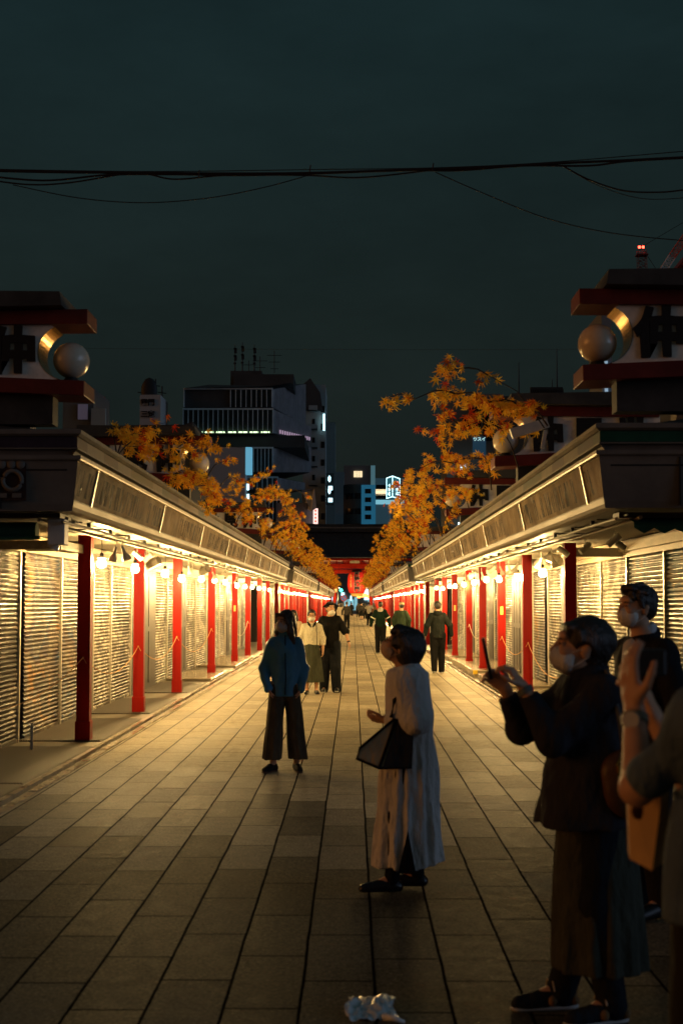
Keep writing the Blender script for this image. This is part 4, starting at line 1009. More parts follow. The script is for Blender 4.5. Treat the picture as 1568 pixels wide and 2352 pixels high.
a, b = P(*Z7(505, 290), TY+12), P(*Z7(700, 400), TY+12); mb = MB(); mb.box(a.x, b.x, TY+12, TY+20, b.z, a.z); a = P(*Z7(525, 312), TY+9); b = P(*Z7(900, 400), TY+9); mb.box(a.x, b.x, TY+9, TY+20, b.z, a.z); mb.obj('roof_house', M['twd'], tw)
M['mast'] = mat('dark_mast_steel', (.02,.022,.024), .6)
for i, (x, y0, y1) in enumerate(((534,126,290),(580,110,290),(655,126,290))):
    a, b = P(*Z7(x, y0), TY+14), P(*Z7(x, y1), TY+14); mb = MB(); mb.tube([b, a], .13, 6, 0, True, .06)
    for k in range(5): z = b.z+(a.z-b.z)*(.25+.14*k); mb.box(a.x-.26+.1*(k%2), a.x+.22+.1*(k%2), a.y-.1, a.y+.1, z, z+.9 if k % 2 else z+.3)
    mb.obj('antenna_mast', M['mast'], tw)
for (x, y0, y1) in ((780,165,305),(620,225,290),(690,200,290)):
    a, b = P(*Z7(x, y0), TY+14), P(*Z7(x, y1), TY+14); mb = MB(); mb.tube([b, a], .07, 5)
    for k in range(3): mb.tube([(a.x-1.3+.3*k, a.y, a.z-.8-1.2*k), (a.x+1.3-.3*k, a.y, a.z-.8-1.2*k)], .05, 4)
    mb.obj('aerial', M['mast'], tw)
# pale billboard block with bright edge, in front of tower
e, x0, x1, zt = bldg('billboard_block', 'plain pale wall block with a bright cyan edge below the louvred building', 228, *[Z7(362,0)[0], Z7(596,0)[0]], Z7(0,770)[1], 5, mat('pale_night_wall', (.34,.37,.38), .8))
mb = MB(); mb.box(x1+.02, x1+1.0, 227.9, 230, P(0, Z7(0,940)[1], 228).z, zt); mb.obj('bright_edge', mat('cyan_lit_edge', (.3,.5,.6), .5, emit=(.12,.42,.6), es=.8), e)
for y0, y1, m_ in ((1000,1040,M['cyanb']), (1065,1120,M['cyanb'])):
    a = P(*Z7(608, y0), 229); b = P(*Z7(622, y1), 229); mb = MB(); mb.box(a.x, b.x, 228.8, 229, b.z, a.z); mb.obj('lit_sign', m_, e)
for x, y, w_ in ((745,1180,50),):
    a = P(*Z7(x-w_/2, y-6), 222); b = P(*Z7(x+w_/2, y+6), 222)
# apartment tower right of it, with balconies
AY = 268.
ap = empty('apartment_tower', (P(*Z7(1060,0), AY).x, AY, 0), 'tall dark apartment tower with stacked balconies right of the louvred building', 'building')
a = P(*Z7(960, 345), AY); b = P(*Z7(1100, 1235), AY); c = P(*Z7(1165, 640), AY+18)
mb = MB(); mb.box(a.x, b.x, AY, AY+16, 0, a.z-1.); mb.obj('wall', M['cityd'], ap)
mb = MB(); mb.box(b.x, c.x, AY+9, AY+18, 0, P(0, Z7(0,615)[1], AY+9).z); mb.obj('rear_wall', mat('green_grey_slab', (.20,.25,.24), .8), ap)
mb = MB(); mb.prism([(a.x, a.z-1), (P(*Z7(1005,345),AY).x, a.z+.2), (b.x-1, P(*Z7(1050,430),AY).z), (b.x-.5, a.z-6), (a.x, a.z-6)], AY-.5, AY+14); mb.obj('roof', M['twd'], ap)
ztop_ = P(0, Z7(0,500)[1], AY).z
for i in range(9):
    z = ztop_-i*3.55; xa = P(*Z7(998,0), AY).x; xb = P(*Z7(1052,0), AY).x
    mb = MB(); mb.box(xa, xb, AY-1.6, AY, z-1.5, z-1.35); mb.box(xa, xb, AY-1.6, AY-1.5, z-1.5, z-.5); bo = mb.obj('balcony', M['cityd'], ap)
    mb = MB(); mb.box(xa+.6, xb-.5, AY-.06, AY, z-1.3, z+.7); mb.obj('door', M['glassd'], bo)
for i in range(10):
    z = ztop_-i*3.4-1; mb = MB(); x = P(*Z7(1072,0), AY).x; mb.box(x, x+.7, AY-.05, AY, z-.6, z+.6); mb.obj('window', M['glassd'], ap)
mb = MB(); x = P(*Z7(1085,560), AY-1); mb.box(x.x, x.x+.35, AY-1, AY-.9, x.z-3.2, x.z); mb.obj('lit_sign', M['cyanb'], ap)
for i, (ch, yy) in enumerate((('カ', 985), ('ラ', 1060))):
    x = P(*Z7(1128, yy), AY+6)
    mb = MB(); mb.box(x.x-.75, x.x+.75, AY+6, AY+6.2, x.z-2.3, x.z+1.6); s_ = mb.obj('vertical_sign', M['twd'], ap)
    mb = MB(); mb.ball((x.x-.1, AY+5.9, x.z+.5), .42, 6, 0, (.7,.2,1.6)); mb.box(x.x-.3, x.x+.5, AY+5.85, AY+5.95, x.z-1.7, x.z-.9); mb.obj('sign_light', M['cyanb'], s_)
# gallery building with curved awning and pink-white sign
e, x0, x1, zt = bldg('corner_shop', 'grey gabled house with ragged awning and a tall pink lit sign', 222, Z7(790,0)[0], Z7(1020,0)[0], Z7(0,1120)[1], 8, mat('grey_slat_wall', (.26,.27,.28), .7, stretch=(8,1,.2), col2=(.10,.11,.12), vscale=2))
a = P(*Z7(950,1040), 221); b = P(*Z7(1045,1130), 221)
mb = MB(); mb.add([(a.x,221,a.z),(a.x+2.0,221,a.z+.3),(b.x,220,b.z-.6),(b.x-.8,220,b.z-1.2),(a.x,225,b.z)], [(0,1,2,3,4)]); mb.add([(a.x,221.6,a.z),(a.x+2.0,221.6,a.z+.3),(b.x,220.6,b.z-.6),(b.x-.8,220.6,b.z-1.2)], [(3,2,1,0)]); mb.obj('awning', mat('torn_white_awning', (.45,.5,.52), .7), e)
a = P(*Z7(1024,1156), 221); b = P(*Z7(1053,1240), 221); mb = MB(); mb.box(a.x, b.x, 220.5, 221, b.z-2, a.z); s_ = mb.obj('sign_box', mat('pink_lit_sign', (1,.6,.55), .4, emit=(1.,.66,.6), es=1.4), e)
mb = MB(); m_ = mat('red_sign_mark', (.8,.1,.05), .4, emit=(.9,.2,.12), es=.8); w_ = b.x-a.x
for i in range(5): mb.box(a.x+w_*.3, a.x+w_*.7, 220.44, 220.49, a.z-.5-i*.55, a.z-.2-i*.55)
mb.obj('sign_marks', m_, s_)
# cluster right of the tower
e, x0, x1, zt = bldg('slab_block', 'narrow grey slab block between the apartment tower and the round tower', 262, Z7(1163,0)[0], Z7(1217,0)[0], Z7(0,925)[1], 8, mat('grey_green_slab', (.22,.25,.245), .8))
e, x0, x1, zt = bldg('office_block', 'flat-topped block with one warmly lit window', 290, Z7(1215,0)[0], Z7(1396,0)[0], Z7(0,885)[1], 10, mat('dark_slate_slab', (.12,.14,.15), .8))
a, b = P(*Z7(1278,920), 289.9), P(*Z7(1330,958), 289.9); mb = MB(); mb.box(a.x, b.x, 289.8, 289.95, b.z, a.z); w1 = mb.obj('window', M['warmw'], e)
mb = MB()
for i in range(1, 5): x = a.x+(b.x-a.x)*i/5; mb.box(x-.04, x+.04, 289.72, 289.8, b.z, a.z)
mb.obj('mullions', M['mast'], w1)
mb = MB(); a = P(*Z7(1384,885), 289.8); mb.box(a.x, a.x+.9, 289.7, 289.9, 0, a.z); mb.obj('corner_strip', mat('pale_blue_corner', (.25,.45,.5), .6, emit=(.08,.2,.24), es=.5), e)
a = P(*Z7(1212,950), 250); b = P(*Z7(1325,1240), 250)
rt = empty('round_tower', (a.x, 250, 0), 'dark curved tower joined to a bright blue wall with small windows', 'building')
mb = MB(); n = 20; cx = (a.x+b.x)/2+1; rad = (b.x-a.x)/2+1
zt = P(0, Z7(0,1003)[1], 250).z
mb.add([(cx+rad*math.cos(math.pi+math.pi*i/n), 253+3*math.sin(math.pi+math.pi*i/n), z) for z in (0, zt) for i in range(n+1)], [(i, i+1, n+2+i, n+1+i) for i in range(n)]+[tuple(range(n+1, 2*n+2))]); mb.obj('curved_wall', mat('dark_round_wall', (.085,.095,.095), .7), rt)
for k in range(6):
    z = zt-1.6-k*2.7; mb = MB(); mb.add([(cx+(rad+.05)*math.cos(math.pi+math.pi*(.2+.5*i/n)), 253+3.05*math.sin(math.pi+math.pi*(.2+.5*i/n)), zz) for zz in (z-1., z) for i in range(n+1)], [(i, i+1, n+2+i, n+1+i) for i in range(n)]); mb.obj('window_band', M['glassd'], rt)
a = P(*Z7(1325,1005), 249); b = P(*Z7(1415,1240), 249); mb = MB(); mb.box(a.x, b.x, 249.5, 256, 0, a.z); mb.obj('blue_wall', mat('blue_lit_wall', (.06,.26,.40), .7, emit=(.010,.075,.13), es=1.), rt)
for k in range(4):
    q = P(*Z7(1367, 1046+k*54), 249.4); mb = MB(); mb.box(q.x-.55, q.x+.55, 249.35, 249.48, q.z-.42, q.z+.42); mb.obj('window', M['glassd'], rt)
e, x0, x1, zt = bldg('far_office', 'blue grey office with lit strip windows behind the glowing street sign', 300, Z7(1400,0)[0], Z7(1620,0)[0], Z7(0,965)[1], 10, mat('blue_grey_office', (.13,.19,.22), .8, emit=(.012,.03,.04), es=1.))
for k, m_ in enumerate((M['glassd'], M['warmw'], M['glassd'], M['cyan'])):
    a = P(*Z7(1414,1015+k*28), 299.9); mb = MB(); mb.box(a.x, a.x+(2.2 if k == 1 else 6), 299.8, 299.95, a.z-1, a.z+.3); mb.obj('strip_window', m_, e)
# glowing street sign box (two faces)
q0, q1, q2 = P(*Z7(1483,965), 240), P(*Z7(1520,960), 236), P(*Z7(1566,968), 241); zb = P(*Z7(1483,1092), 240).z
sg = empty('street_sign_box', (q1.x, 236, zb), 'two-sided sign box outlined in bright cyan neon behind right maple leaves', 'lit sign')
mb = MB(); mb.add([(q0.x,240,zb),(q1.x,236,zb),(q2.x,241,zb),(q0.x,240,q0.z),(q1.x,236,q0.z),(q2.x,241,q0.z)], [(0,1,4,3),(1,2,5,4),(0,2,1),(3,4,5),(0,3,5,2)]); mb.obj('box', mat('dim_cyan_panel', (.03,.10,.12), .5, emit=(.02,.12,.15), es=.8), sg)
neon = mat('cyan_neon', (.6,.9,1), .3, emit=(.6,.95,1.), es=2.4)
mb = MB(); o = .12
for (x, y) in ((q0.x,240-o),(q1.x,236-o),(q2.x,241-o)): mb.tube([(x,y,zb),(x,y,q0.z)], .07, 6)
for z in (zb, q0.z): mb.tube([(q0.x,240-o,z),(q1.x,236-o,z),(q2.x,241-o,z)], .07, 6)
mb.obj('neon_frame', neon, sg)
hx, hy = (q0.x+q1.x)/2, 238-.15; 
text('sign_lettering', 'イ\nN\n◎', .72, .05, neon, sg, (hx, hy-.1, zb+1.3), R(-50), .03)
text('sign_lettering', 'カラ\nUNG', .62, .05, neon, sg, ((q1.x+q2.x)/2, 238.3, zb+1.0), R(50), .03)
mb = MB(); mb.ball(((q1.x+q2.x)/2+.2, 238.2, q0.z-.9), .22, 10, 0, (.9,.4,1)); mb.ball((hx+.3, hy-.1, q0.z-.9), .18, 10, 0, (.9,.4,1)); mb.obj('sign_emblem', mat('red_neon', (1,.3,.2), .3, emit=(1,.22,.1), es=3), sg)
mb = MB(); mb.tube([(q2.x,241.5,0),(q2.x,241.5,zb)], .15, 8); mb.obj('post', M['mast'], sg)
e, x0, x1, zt = bldg('low_office', 'low grey building with two narrow windows under the right maple branches', 232, Z7(1520,0)[0], Z7(1700,0)[0], Z7(0,1150)[1], 8, mat('lit_low_wall', (.30,.36,.40), .8))
for k in range(3): a = P(*Z7(1530+k*18,1178), 231.9); mb = MB(); mb.box(a.x, a.x+.45, 231.8, 231.95, a.z-2, a.z); mb.obj('window', M['glassd'], e)
# white rooftop tower far left with lettering
def Z1(x, y): return (x*.574/1.742, (1100+y*.574)/1.742)
e, x0, x1, zt = bldg('lettered_tower', 'pale tower lettered with four dark characters on the left skyline', 230, Z1(975,0)[0], Z1(1110,0)[0], Z1(0,838)[1], 9, mat('pale_tower_wall', (.36,.37,.36), .8))
mb = MB(); c = P(*Z1(1140, 900), 239); mb.add([(x1,230,0),(c.x,239,0),(c.x,239,zt),(x1,230,zt)], [(0,1,2,3)]); mb.add([(x1,230.3,0),(c.x,239.3,0),(c.x,239.3,zt),(x1,230.3,zt)], [(3,2,1,0)]); mb.obj('side_sign', M['twd'], e)
xm = (x0+x1)/2
for i, ch in enumerate(('雷門', '三定')):
    q = P(*Z1(1030, 893+i*82), 229.8); text('lettering', ch, 1.15, .1, M['ink'], e, (q.x, 229.85, q.z), 0, .05)
for i, yy in enumerate((905, 990)):
    q = P(*Z1(1127, yy), 233); text('lettering', ['天ぷら', '三定'][i].replace('', '\n').strip(), .62, .1, M['louv'], e, (q.x-.1, 233.6, q.z), R(62), .03)
for x, h in ((990, 60), (1085, 110), (1130, 60)):
    q = P(*Z1(x, 838-h), 232); mb = MB(); mb.tube([(q.x,232,zt), q], .12, 5); mb.tube([q+Vector((-.7,0,-1)), q+Vector((.7,0,-1.2))], .08, 4); mb.obj('aerial', M['mast'], e)
mb = MB(); q = P(*Z1(1040, 812), 232); mb.ball(q, 1.5, 12, 0, (.9,.3,1.5)); mb.obj('dish', M['mast'], e)
# dark near houses on the left behind sign
e, x0, x1, zt = bldg('balcony_house', 'dark house with small balconies behind the left roof sign', 90, Z1(440,0)[0], Z1(640,0)[0], Z1(0,790)[1], 6, mat('near_dark_house', (.10,.10,.095), .8))
e2 = MB(); a, b = P(*Z1(545,905), 89.9), P(*Z1(610,1010), 89.9); e2.box(a.x, b.x, 89.8, 89.95, b.z, a.z); e2.obj('window', mat('dim_violet_window', (.2,.18,.24), .5, emit=(.05,.045,.07), es=.5), e)
mb = MB(); a = P(*Z1(642,850), 89.9); mb.box(a.x, a.x+.9, 89.6, 90, 0, a.z-.8); mb.obj('corner_bay', mat('bluish_bay', (.2,.24,.26), .7), e)
# long dark tiled roof behind left leaves (between Z1 690..1350, y 1050)
a, b = P(*Z1(640,1050), 60), P(*Z1(1340,1062), 60)
hr = empty('dark_roof_house', (a.x, 60, 0), 'dark long-roofed house behind left leaves', 'house')
mb = MB(); mb.prism([(a.x,0),(a.x,a.z-.3),(a.x+1.5,a.z),(b.x-.3,b.z+.1),(b.x,b.z+.25),(b.x,0)], 60, 66); mb.obj('wall', M['roofing'], hr)
a, b = P(*Z1(1350,1115), 58), P(*Z1(1452,1165), 58); mb = MB(); mb.box(a.x-2, b.x, 57.8, 59, b.z, a.z); mb.obj('red_eave', M['reddark'], hr)
# right side dark buildings
def Z2(x, y): return ((1831+x*.574)/1.742, (900+y*.574)/1.742)
e, x0, x1, zt = bldg('dark_office', 'dark office with lit windows and a blue katakana sign behind right leaves', 150, Z2(-80,0)[0], Z2(300,0)[0], Z2(0,1180)[1], 10, mat('right_dark_office', (.10,.115,.12), .8))
for (x, y) in ((110,1390),(205,1390),(205,1470),(110,1310),(205,1310),(60,1390)):
    a = P(*Z2(x,y), 149.9); mb = MB(); mb.box(a.x-.45, a.x+.75, 149.8, 149.95, a.z-.6, a.z+.6); mb.obj('window', M['glassd'], e)
q = P(*Z2(150,1497), 147); a = P(*Z2(104,1478), 147); b = P(*Z2(196,1610), 147)
mb = MB(); mb.box(a.x, b.x, 147.1, 147.3, b.z, a.z); s_ = mb.obj('sign_board', mat('navy_sign', (.02,.04,.08), .5, emit=(.01,.03,.05), es=1.), e)
text('lettering', 'ウスイ', .44, .05, mat('pale_sign_glow', (.6,.8,.8), .4, emit=(.5,.8,.8), es=.7), s_, (q.x, 147.02, q.z), 0, .02)
mb = MB(); a = P(*Z2(40,1640), 147); mb.box(a.x-.4, a.x+.3, 147, 147.2, a.z-2.6, a.z); mb.box(a.x-.6, a.x+.2, 147, 147.2, a.z-9, a.z-6.5); mb.obj('lit_sign', M['cyanb'], e)
e, x0, x1, zt = bldg('flat_roof_block', 'dark flat block with a roof railing right of the maple twig', 140, Z2(300,0)[0], Z2(960,0)[0], Z2(0,1196)[1], 8, mat('dark_flat_block', (.05,.055,.055), .8))
a, b = P(*Z2(508,1148), 139), P(*Z2(735,1200), 139); mb = MB()
for i in range(19): x = a.x+(b.x-a.x)*i/18; mb.box(x-.03, x+.03, 139, 139.1, b.z, a.z)
mb.box(a.x, b.x, 139, 139.12, a.z-.05, a.z+.08); mb.box(a.x, b.x, 139.3, 139.6, b.z, b.z+1.0); mb.obj('railing', M['mast'], e)
for x, y0 in ((425,960),(690,865),(658,1080)):
    a = P(*Z2(x,y0), 141); mb = MB(); mb.tube([(a.x,141,zt), a], .09, 5, 0, True, .03); mb.obj('aerial', M['mast'], e)
e, x0, x1, zt = bldg('bright_corner_house', 'narrow house with a bright blue-white corner under the right roof sign', 110, Z2(1000,0)[0], Z2(1090,0)[0], Z2(0,600)[1], 6, mat('blue_grey_house', (.16,.19,.22), .8))
mb = MB(); a = P(*Z2(1012,0), 109.8); mb.box(a.x, a.x+.22, 109.7, 109.95, 0, P(0,Z2(0,960)[1],110).z); mb.obj('corner_light', mat('pale_corner', (.4,.5,.6), .5, emit=(.25,.38,.5), es=.8), e)
# crane with red warning lamps
cy_ = 260.; q = P(*Z2(1280,155), cy_)
cr2 = empty('tower_crane', (q.x, cy_, 0), 'tower crane with two red warning lamps and a red and white jib', 'crane')
def lattice(p, q, w_, n, m, nm, r=.09):
    mb = MB(); p, q = Vector(p), Vector(q); d = (q-p).normalized(); a = d.cross(Vector((0,1,0))).normalized()*w_/2; b = Vector((0,1,0))*w_/2
    for sa in (-1, 1):
        for sb_ in (-1, 1): mb.tube([p+a*sa+b*sb_, q+a*sa+b*sb_], r, 4)
    for i in range(n):
        t0, t1 = p.lerp(q, i/n), p.lerp(q, (i+1)/n); k = 1 if i % 2 else -1
        for sb_ in (-1, 1): mb.tube([t0-a*k+b*sb_, t1+a*k+b*sb_], r*.6, 4); mb.tube([t0-a+b*sb_, t0+a+b*sb_], r*.6, 4)
    return mb.obj(nm, m, cr2)
b = P(*Z2(1285,420), cy_); lattice((q.x+.2, cy_, b.z-8), (q.x, cy_, q.z-.6), 1.5, 26, M['reddark'], 'mast', .06)
mb = MB(); mb.box(q.x-1.05, q.x+1.05, cy_-1, cy_+1, P(*Z2(0,212), cy_).z-.2, P(*Z2(0,212), cy_).z); mb.obj('platform', M['reddark'], cr2)
for dx in (-13, 13):
    p_ = P(*Z2(1278+dx,156), cy_); mb = MB(); mb.ball(p_, .26, 12); mb.obj('warning_lamp', mat('red_warning_lamp', (1,.1,.05), .3, emit=(1.,.04,.02), es=14), cr2)
jw = mat('white_jib_paint', (.5,.55,.58), .5)
p0, p1, p2, p3 = P(*Z2(1385,340), cy_), P(*Z2(1415,345), cy_), P(*Z2(1490,225), cy_), P(*Z2(1620,40), cy_)
lattice(p1-Vector((1.5,0,2.5)), p1, 1.2, 4, M['reddark'], 'jib_foot', .06); lattice(p1, p2, 1.25, 7, jw, 'jib', .06); lattice(p2, p3, 1.25, 10, mat('orange_red_jib', (.45,.07,.03), .5), 'jib_end', .07)
mb = MB(); mb.tube([q, P(*Z2(1568,60), cy_)+Vector((0,0,2))], .05, 4); mb.tube([q, P(*Z2(1400,340), cy_)], .05, 4); mb.obj('stay_cable', M['mast'], cr2)
# corner eave at the right edge
e, x0, x1, zt = bldg('tall_roof_house', 'dark pointed roof at the right edge beside the crane', 60, Z2(1525,0)[0], Z2(1800,0)[0], Z2(0,300)[1], 4, M['roofing'])
a = P(*Z2(1525,300), 59.8); mb = MB(); mb.prism([(a.x, a.z),(a.x+.1,a.z+.1),(a.x+2.,a.z+2.4),(a.x+2.,a.z)], 59.4, 64); mb.obj('roof', M['reddark'], e)

# ------------------------------------------------------------ overhead cables
def cable(pts, r, label, Y=15.):
    q = [P(x, y, Y) for x, y in pts]; out = []
    for i in range(len(q)-1):
        p0 = q[max(0,i-1)]; p1 = q[i]; p2 = q[i+1]; p3 = q[min(len(q)-1,i+2)]
        for t in range(8):
            t /= 8; out.append(.5*((2*p1)+(p2-p0)*t+(2*p0-5*p1+4*p2-p3)*t*t+(3*p1-p0-3*p2+p3)*t*t*t))
    out.append(q[-1]); mb = MB(); mb.tube(out, r, 6)
    tag(mb.obj('overhead_cable', M['cable']), label, 'cable', 'overhead cables across the street')
cable([(-60,392),(150,396),(300,397),(500,399),(700,398),(900,392),(1100,386),(1290,375),(1450,368),(1640,358)], .014, 'thick main black cable stretching straight across the whole sky')
cable([(-60,401),(100,415),(250,402),(400,401),(560,403),(760,398),(920,391),(1050,392),(1200,381),(1350,381),(1450,370),(1640,360)], .011, 'black cable twisting just below the thick main cable')
cable([(-60,408),(60,424),(160,420),(310,398),(400,412),(520,403),(700,403),(830,408),(1000,390)], .009, 'black cable sagging in three short loops at upper left')
cable([(-60,388),(200,393),(420,394),(711,390),(990,386),(1250,374),(1568,348),(1640,343)], .005, 'thin wire running just above the thick main cable')
cable([(30,425),(180,455),(330,466),(480,455),(610,430),(711,402)], .0055, 'thin cable hanging in one wide loop below the others at left')
cable([(1000,396),(1100,440),(1250,500),(1400,535),(1568,553),(1640,556)], .0055, 'thin cable falling to the right edge above the crane lamp')
cable([(1290,380),(1350,412),(1430,438),(1510,442),(1568,437),(1640,428)], .009, 'thick cable looping down at the upper right corner')
cable([(1295,384),(1370,425),(1450,452),(1520,458),(1640,448)], .004, 'thin wire following the looping cable at upper right')
cable([(-60,800),(600,803),(1000,804),(1330,803),(1640,800)], .002, 'hair-thin wire crossing the sky level with the globes', 24.)
for x, y in ((711,390),(993,386),(456,402)):
    p = P(x, y, 14.98); mb = MB(); mb.tube([p+Vector((0,0,-.03)), p+Vector((.01,0,.05))], .008, 6)
    tag(mb.obj('cable_clip', M['cable']), f'tiny clip on the main overhead cable, {["centre one","right one","left one"][[711,993,456].index(x)]}', 'cable clip', 'clips on the overhead cable')
# crumpled bag on the paving
def crumple():
    n = 26; vs = []; fs = []
    q = P(850, 2312, 5.9)
    y0 = CAMH*5.9/1; 
    c = Vector((.075, 5.98, .0))
    for j in range(n+1):
        for i in range(n+1):
            u, v = i/n-.5, j/n-.5
            x = u*.185*(1-.25*v)+.012*math.sin(v*9); y = v*.30+u*.05
            h = .014+.060*max(0, .5-abs(v))*(1+.5*math.sin(u*8))+.022*mnoise.noise(Vector((u*7,v*7,1)))+.012*mnoise.noise(Vector((u*19,v*17,4)))
            vs.append((c.x+x, c.y+y, max(.004, h)))
    for j in range(n):
        for i in range(n): fs.append((j*(n+1)+i, j*(n+1)+i+1, (j+1)*(n+1)+i+1, (j+1)*(n+1)+i))
    mb = MB(); mb.add(vs, fs, 0, True)
    mb.tube([(c.x+.05,c.y-.13,.012),(c.x+.085,c.y-.17,.02),(c.x+.13,c.y-.18,.008)], [.016,.012,.006], 7)
    o = mb.obj('plastic_bag', mat('crumpled_clear_plastic', (.75,.80,.80), .25, spec=.8, bump=.6, bscale=18, alpha=.93)); s_ = o.modifiers.new('solid', 'SOLIDIFY'); s_.thickness = .002
    tag(o, 'crumpled translucent plastic bag lying on the paving at the bottom', 'plastic bag')
crumple()
# ------------------------------------------------------------ figures: signed-distance bodies
import openvdb
def rotm(yaw=0., pitch=0., roll=0.):
    """head turn: yaw>0 looks to the figure's left, pitch>0 looks up (figure faces -y)"""
    return Matrix.Rotation(yaw, 3, 'Z') @ Matrix.Rotation(-pitch, 3, 'X') @ Matrix.Rotation(roll, 3, 'Y')
class S:
    def __init__(s): s.ops = []
    def cap(s, a, b, ra, rb=None, k=.02, fl=None, sub=False):
        """round cone; fl=(axis vector, factor) squashes it along that axis"""
        a, b = np.array(a, 'f'), np.array(b, 'f'); rb = ra if rb is None else rb; r = max(ra, rb)
        s.ops.append(('c', a, b, ra, rb, k, fl, sub, np.minimum(a, b)-r, np.maximum(a, b)+r)); return s
    def ell(s, c, r, Rm=None, k=.02, sub=False):
        c = np.array(c, 'f'); r = np.array(r, 'f'); m = max(r)
        s.ops.append(('e', c, r, None if Rm is None else np.array(Rm, 'f'), 0, k, None, sub, c-m, c+m)); return s
    def skirt(s, c0, c1, r0, r1, n=14, amp=.06, k=.02, pw=1., ph=0., ex=0.):
        c0, c1 = np.array(c0, 'f'), np.array(c1, 'f'); m = np.array([max(r0[0], r1[0])*(1+amp), max(r0[1], r1[1])*(1+amp), 0], 'f')
        s.ops.append(('s', c0, c1, r0, r1, k, (n, amp, pw, ph, ex), False, np.minimum(c0, c1)-m, np.maximum(c0, c1)+m)); return s
    def mesh(s, name, m, h=.008, noise=0., nf=14., cuts=(), shell=0., nz=.5):
        mg = .03+h*3
        lo = np.min([o[8] for o in s.ops], 0)-mg; hi = np.max([o[9] for o in s.ops], 0)+mg
        for pt, nr in cuts:   # crop the box to axis-aligned cuts
            for ax in range(3):
                if abs(abs(nr[ax])-1) < 1e-4:
                    if nr[ax] > 0: hi[ax] = min(hi[ax], pt[ax]+mg)
                    else: lo[ax] = max(lo[ax], pt[ax]-mg)
        n = np.ceil((hi-lo)/h).astype(int)+1
        X = (lo[0]+h*np.arange(n[0], dtype='f'))[:,None,None]; Y = (lo[1]+h*np.arange(n[1], dtype='f'))[None,:,None]; Z = (lo[2]+h*np.arange(n[2], dtype='f'))[None,None,:]
        D = np.full(tuple(n), .08, 'f')
        for o in s.ops:
            t, a, b, p, q, k, fl, sub, blo, bhi = o
            i0 = np.clip(((blo-lo-k-.03)/h).astype(int), 0, n); i1 = np.clip(((bhi-lo+k+.03)/h).astype(int)+2, 0, n)
            if (i1-i0 < 1).any(): continue
            sl = tuple(slice(i, j) for i, j in zip(i0, i1)); x, y, z = X[sl[0]], Y[:,sl[1]], Z[:,:,sl[2]]
            if t == 'c':
                dx, dy, dz = x-a[0], y-a[1], z-a[2]; ab = b-a; L2 = float(ab@ab)+1e-9
                w_ = np.clip((dx*ab[0]+dy*ab[1]+dz*ab[2])/L2, 0, 1); ex, ey, ez = dx-ab[0]*w_, dy-ab[1]*w_, dz-ab[2]*w_
                if fl is not None:
                    ax = np.array(fl[0], 'f'); ax /= np.linalg.norm(ax); dd = (ex*ax[0]+ey*ax[1]+ez*ax[2])*(1/fl[1]-1)
                    ex, ey, ez = ex+ax[0]*dd, ey+ax[1]*dd, ez+ax[2]*dd
                d = np.sqrt(ex*ex+ey*ey+ez*ez)-(p+(q-p)*w_)
                if fl is not None: d *= min(1, fl[1]*1.3)
            elif t == 'e':
                dx, dy, dz = x-a[0], y-a[1], z-a[2]
                if p is not None: dx, dy, dz = (dx*p[0,i]+dy*p[1,i]+dz*p[2,i] for i in range(3))
                u = np.sqrt((dx/b[0])**2+(dy/b[1])**2+(dz/b[2])**2)
                v = np.sqrt((dx/b[0]**2)**2+(dy/b[1]**2)**2+(dz/b[2]**2)**2)+1e-6
                d = u*(u-1)/v
            else:
                nn, amp, pw, ph, exx = fl; w_ = np.clip((z-a[2])/(b[2]-a[2]), 0, 1); wp = w_**pw
                cx, cy = a[0]+(b[0]-a[0])*w_, a[1]+(b[1]-a[1])*w_
                rx, ry = p[0]+(q[0]-p[0])*wp, p[1]+(q[1]-p[1])*wp
                th = np.arctan2((y-cy)/ry, (x-cx)/rx)
                rr = np.sqrt(((x-cx)/rx)**2+((y-cy)/ry)**2)
                pl = np.cos(nn*th+ph+1.1*np.sin(2*th+ph)+.8*np.sin(z*5))+.5*np.cos((nn*1.7//1)*th+2+ph)
                d = (rr-1-amp*w_*pl-exx*w_)*np.minimum(rx, ry)*.85
                zl, zh = min(a[2], b[2]), max(a[2], b[2])
                d = np.maximum(d, np.maximum(zl-z, z-zh))
            A = D[sl]
            if sub: hh = np.clip(.5-.5*(A+d)/k, 0, 1); D[sl] = A*(1-hh)-d*hh+k*hh*(1-hh)
            else: hh = np.clip(.5+.5*(A-d)/k, 0, 1); D[sl] = A*(1-hh)+d*hh-k*hh*(1-hh)
        if noise:
            w1 = np.sin(X*nf*1.3+2*np.sin(Z*nf*nz+Y*6)+Y*nf*.7)*np.sin(Z*nf*nz+2.2*np.sin(X*nf*.6+1)+Y*3)
            w2 = np.sin(X*nf*2.1-Z*nf*nz*1.7+1.5*np.sin(Y*nf+Z*7))*np.sin(Y*nf*1.9+X*9+Z*nf*.6)
            D = D+noise*(w1+.6*w2)
        for pt, nr in cuts: D = np.maximum(D, (X-pt[0])*nr[0]+(Y-pt[1])*nr[1]+(Z-pt[2])*nr[2])
        for ax in range(3):
            ix = [slice(None)]*3; ix[ax] = 0; D[tuple(ix)] = .08; ix[ax] = -1; D[tuple(ix)] = .08
        g = openvdb.FloatGrid(.08); g.copyFromArray(np.ascontiguousarray(D)); g.transform = openvdb.createLinearTransform(voxelSize=1.0)
        v, q4 = g.convertToQuads(isovalue=0.0)
        v = v*h+lo
        me = bpy.data.meshes.new(name); nv, nq = len(v), len(q4)
        me.vertices.add(nv); me.vertices.foreach_set('co', v.astype('f').ravel())
        me.loops.add(nq*4); me.loops.foreach_set('vertex_index', q4.astype('i')[:, ::-1].ravel())
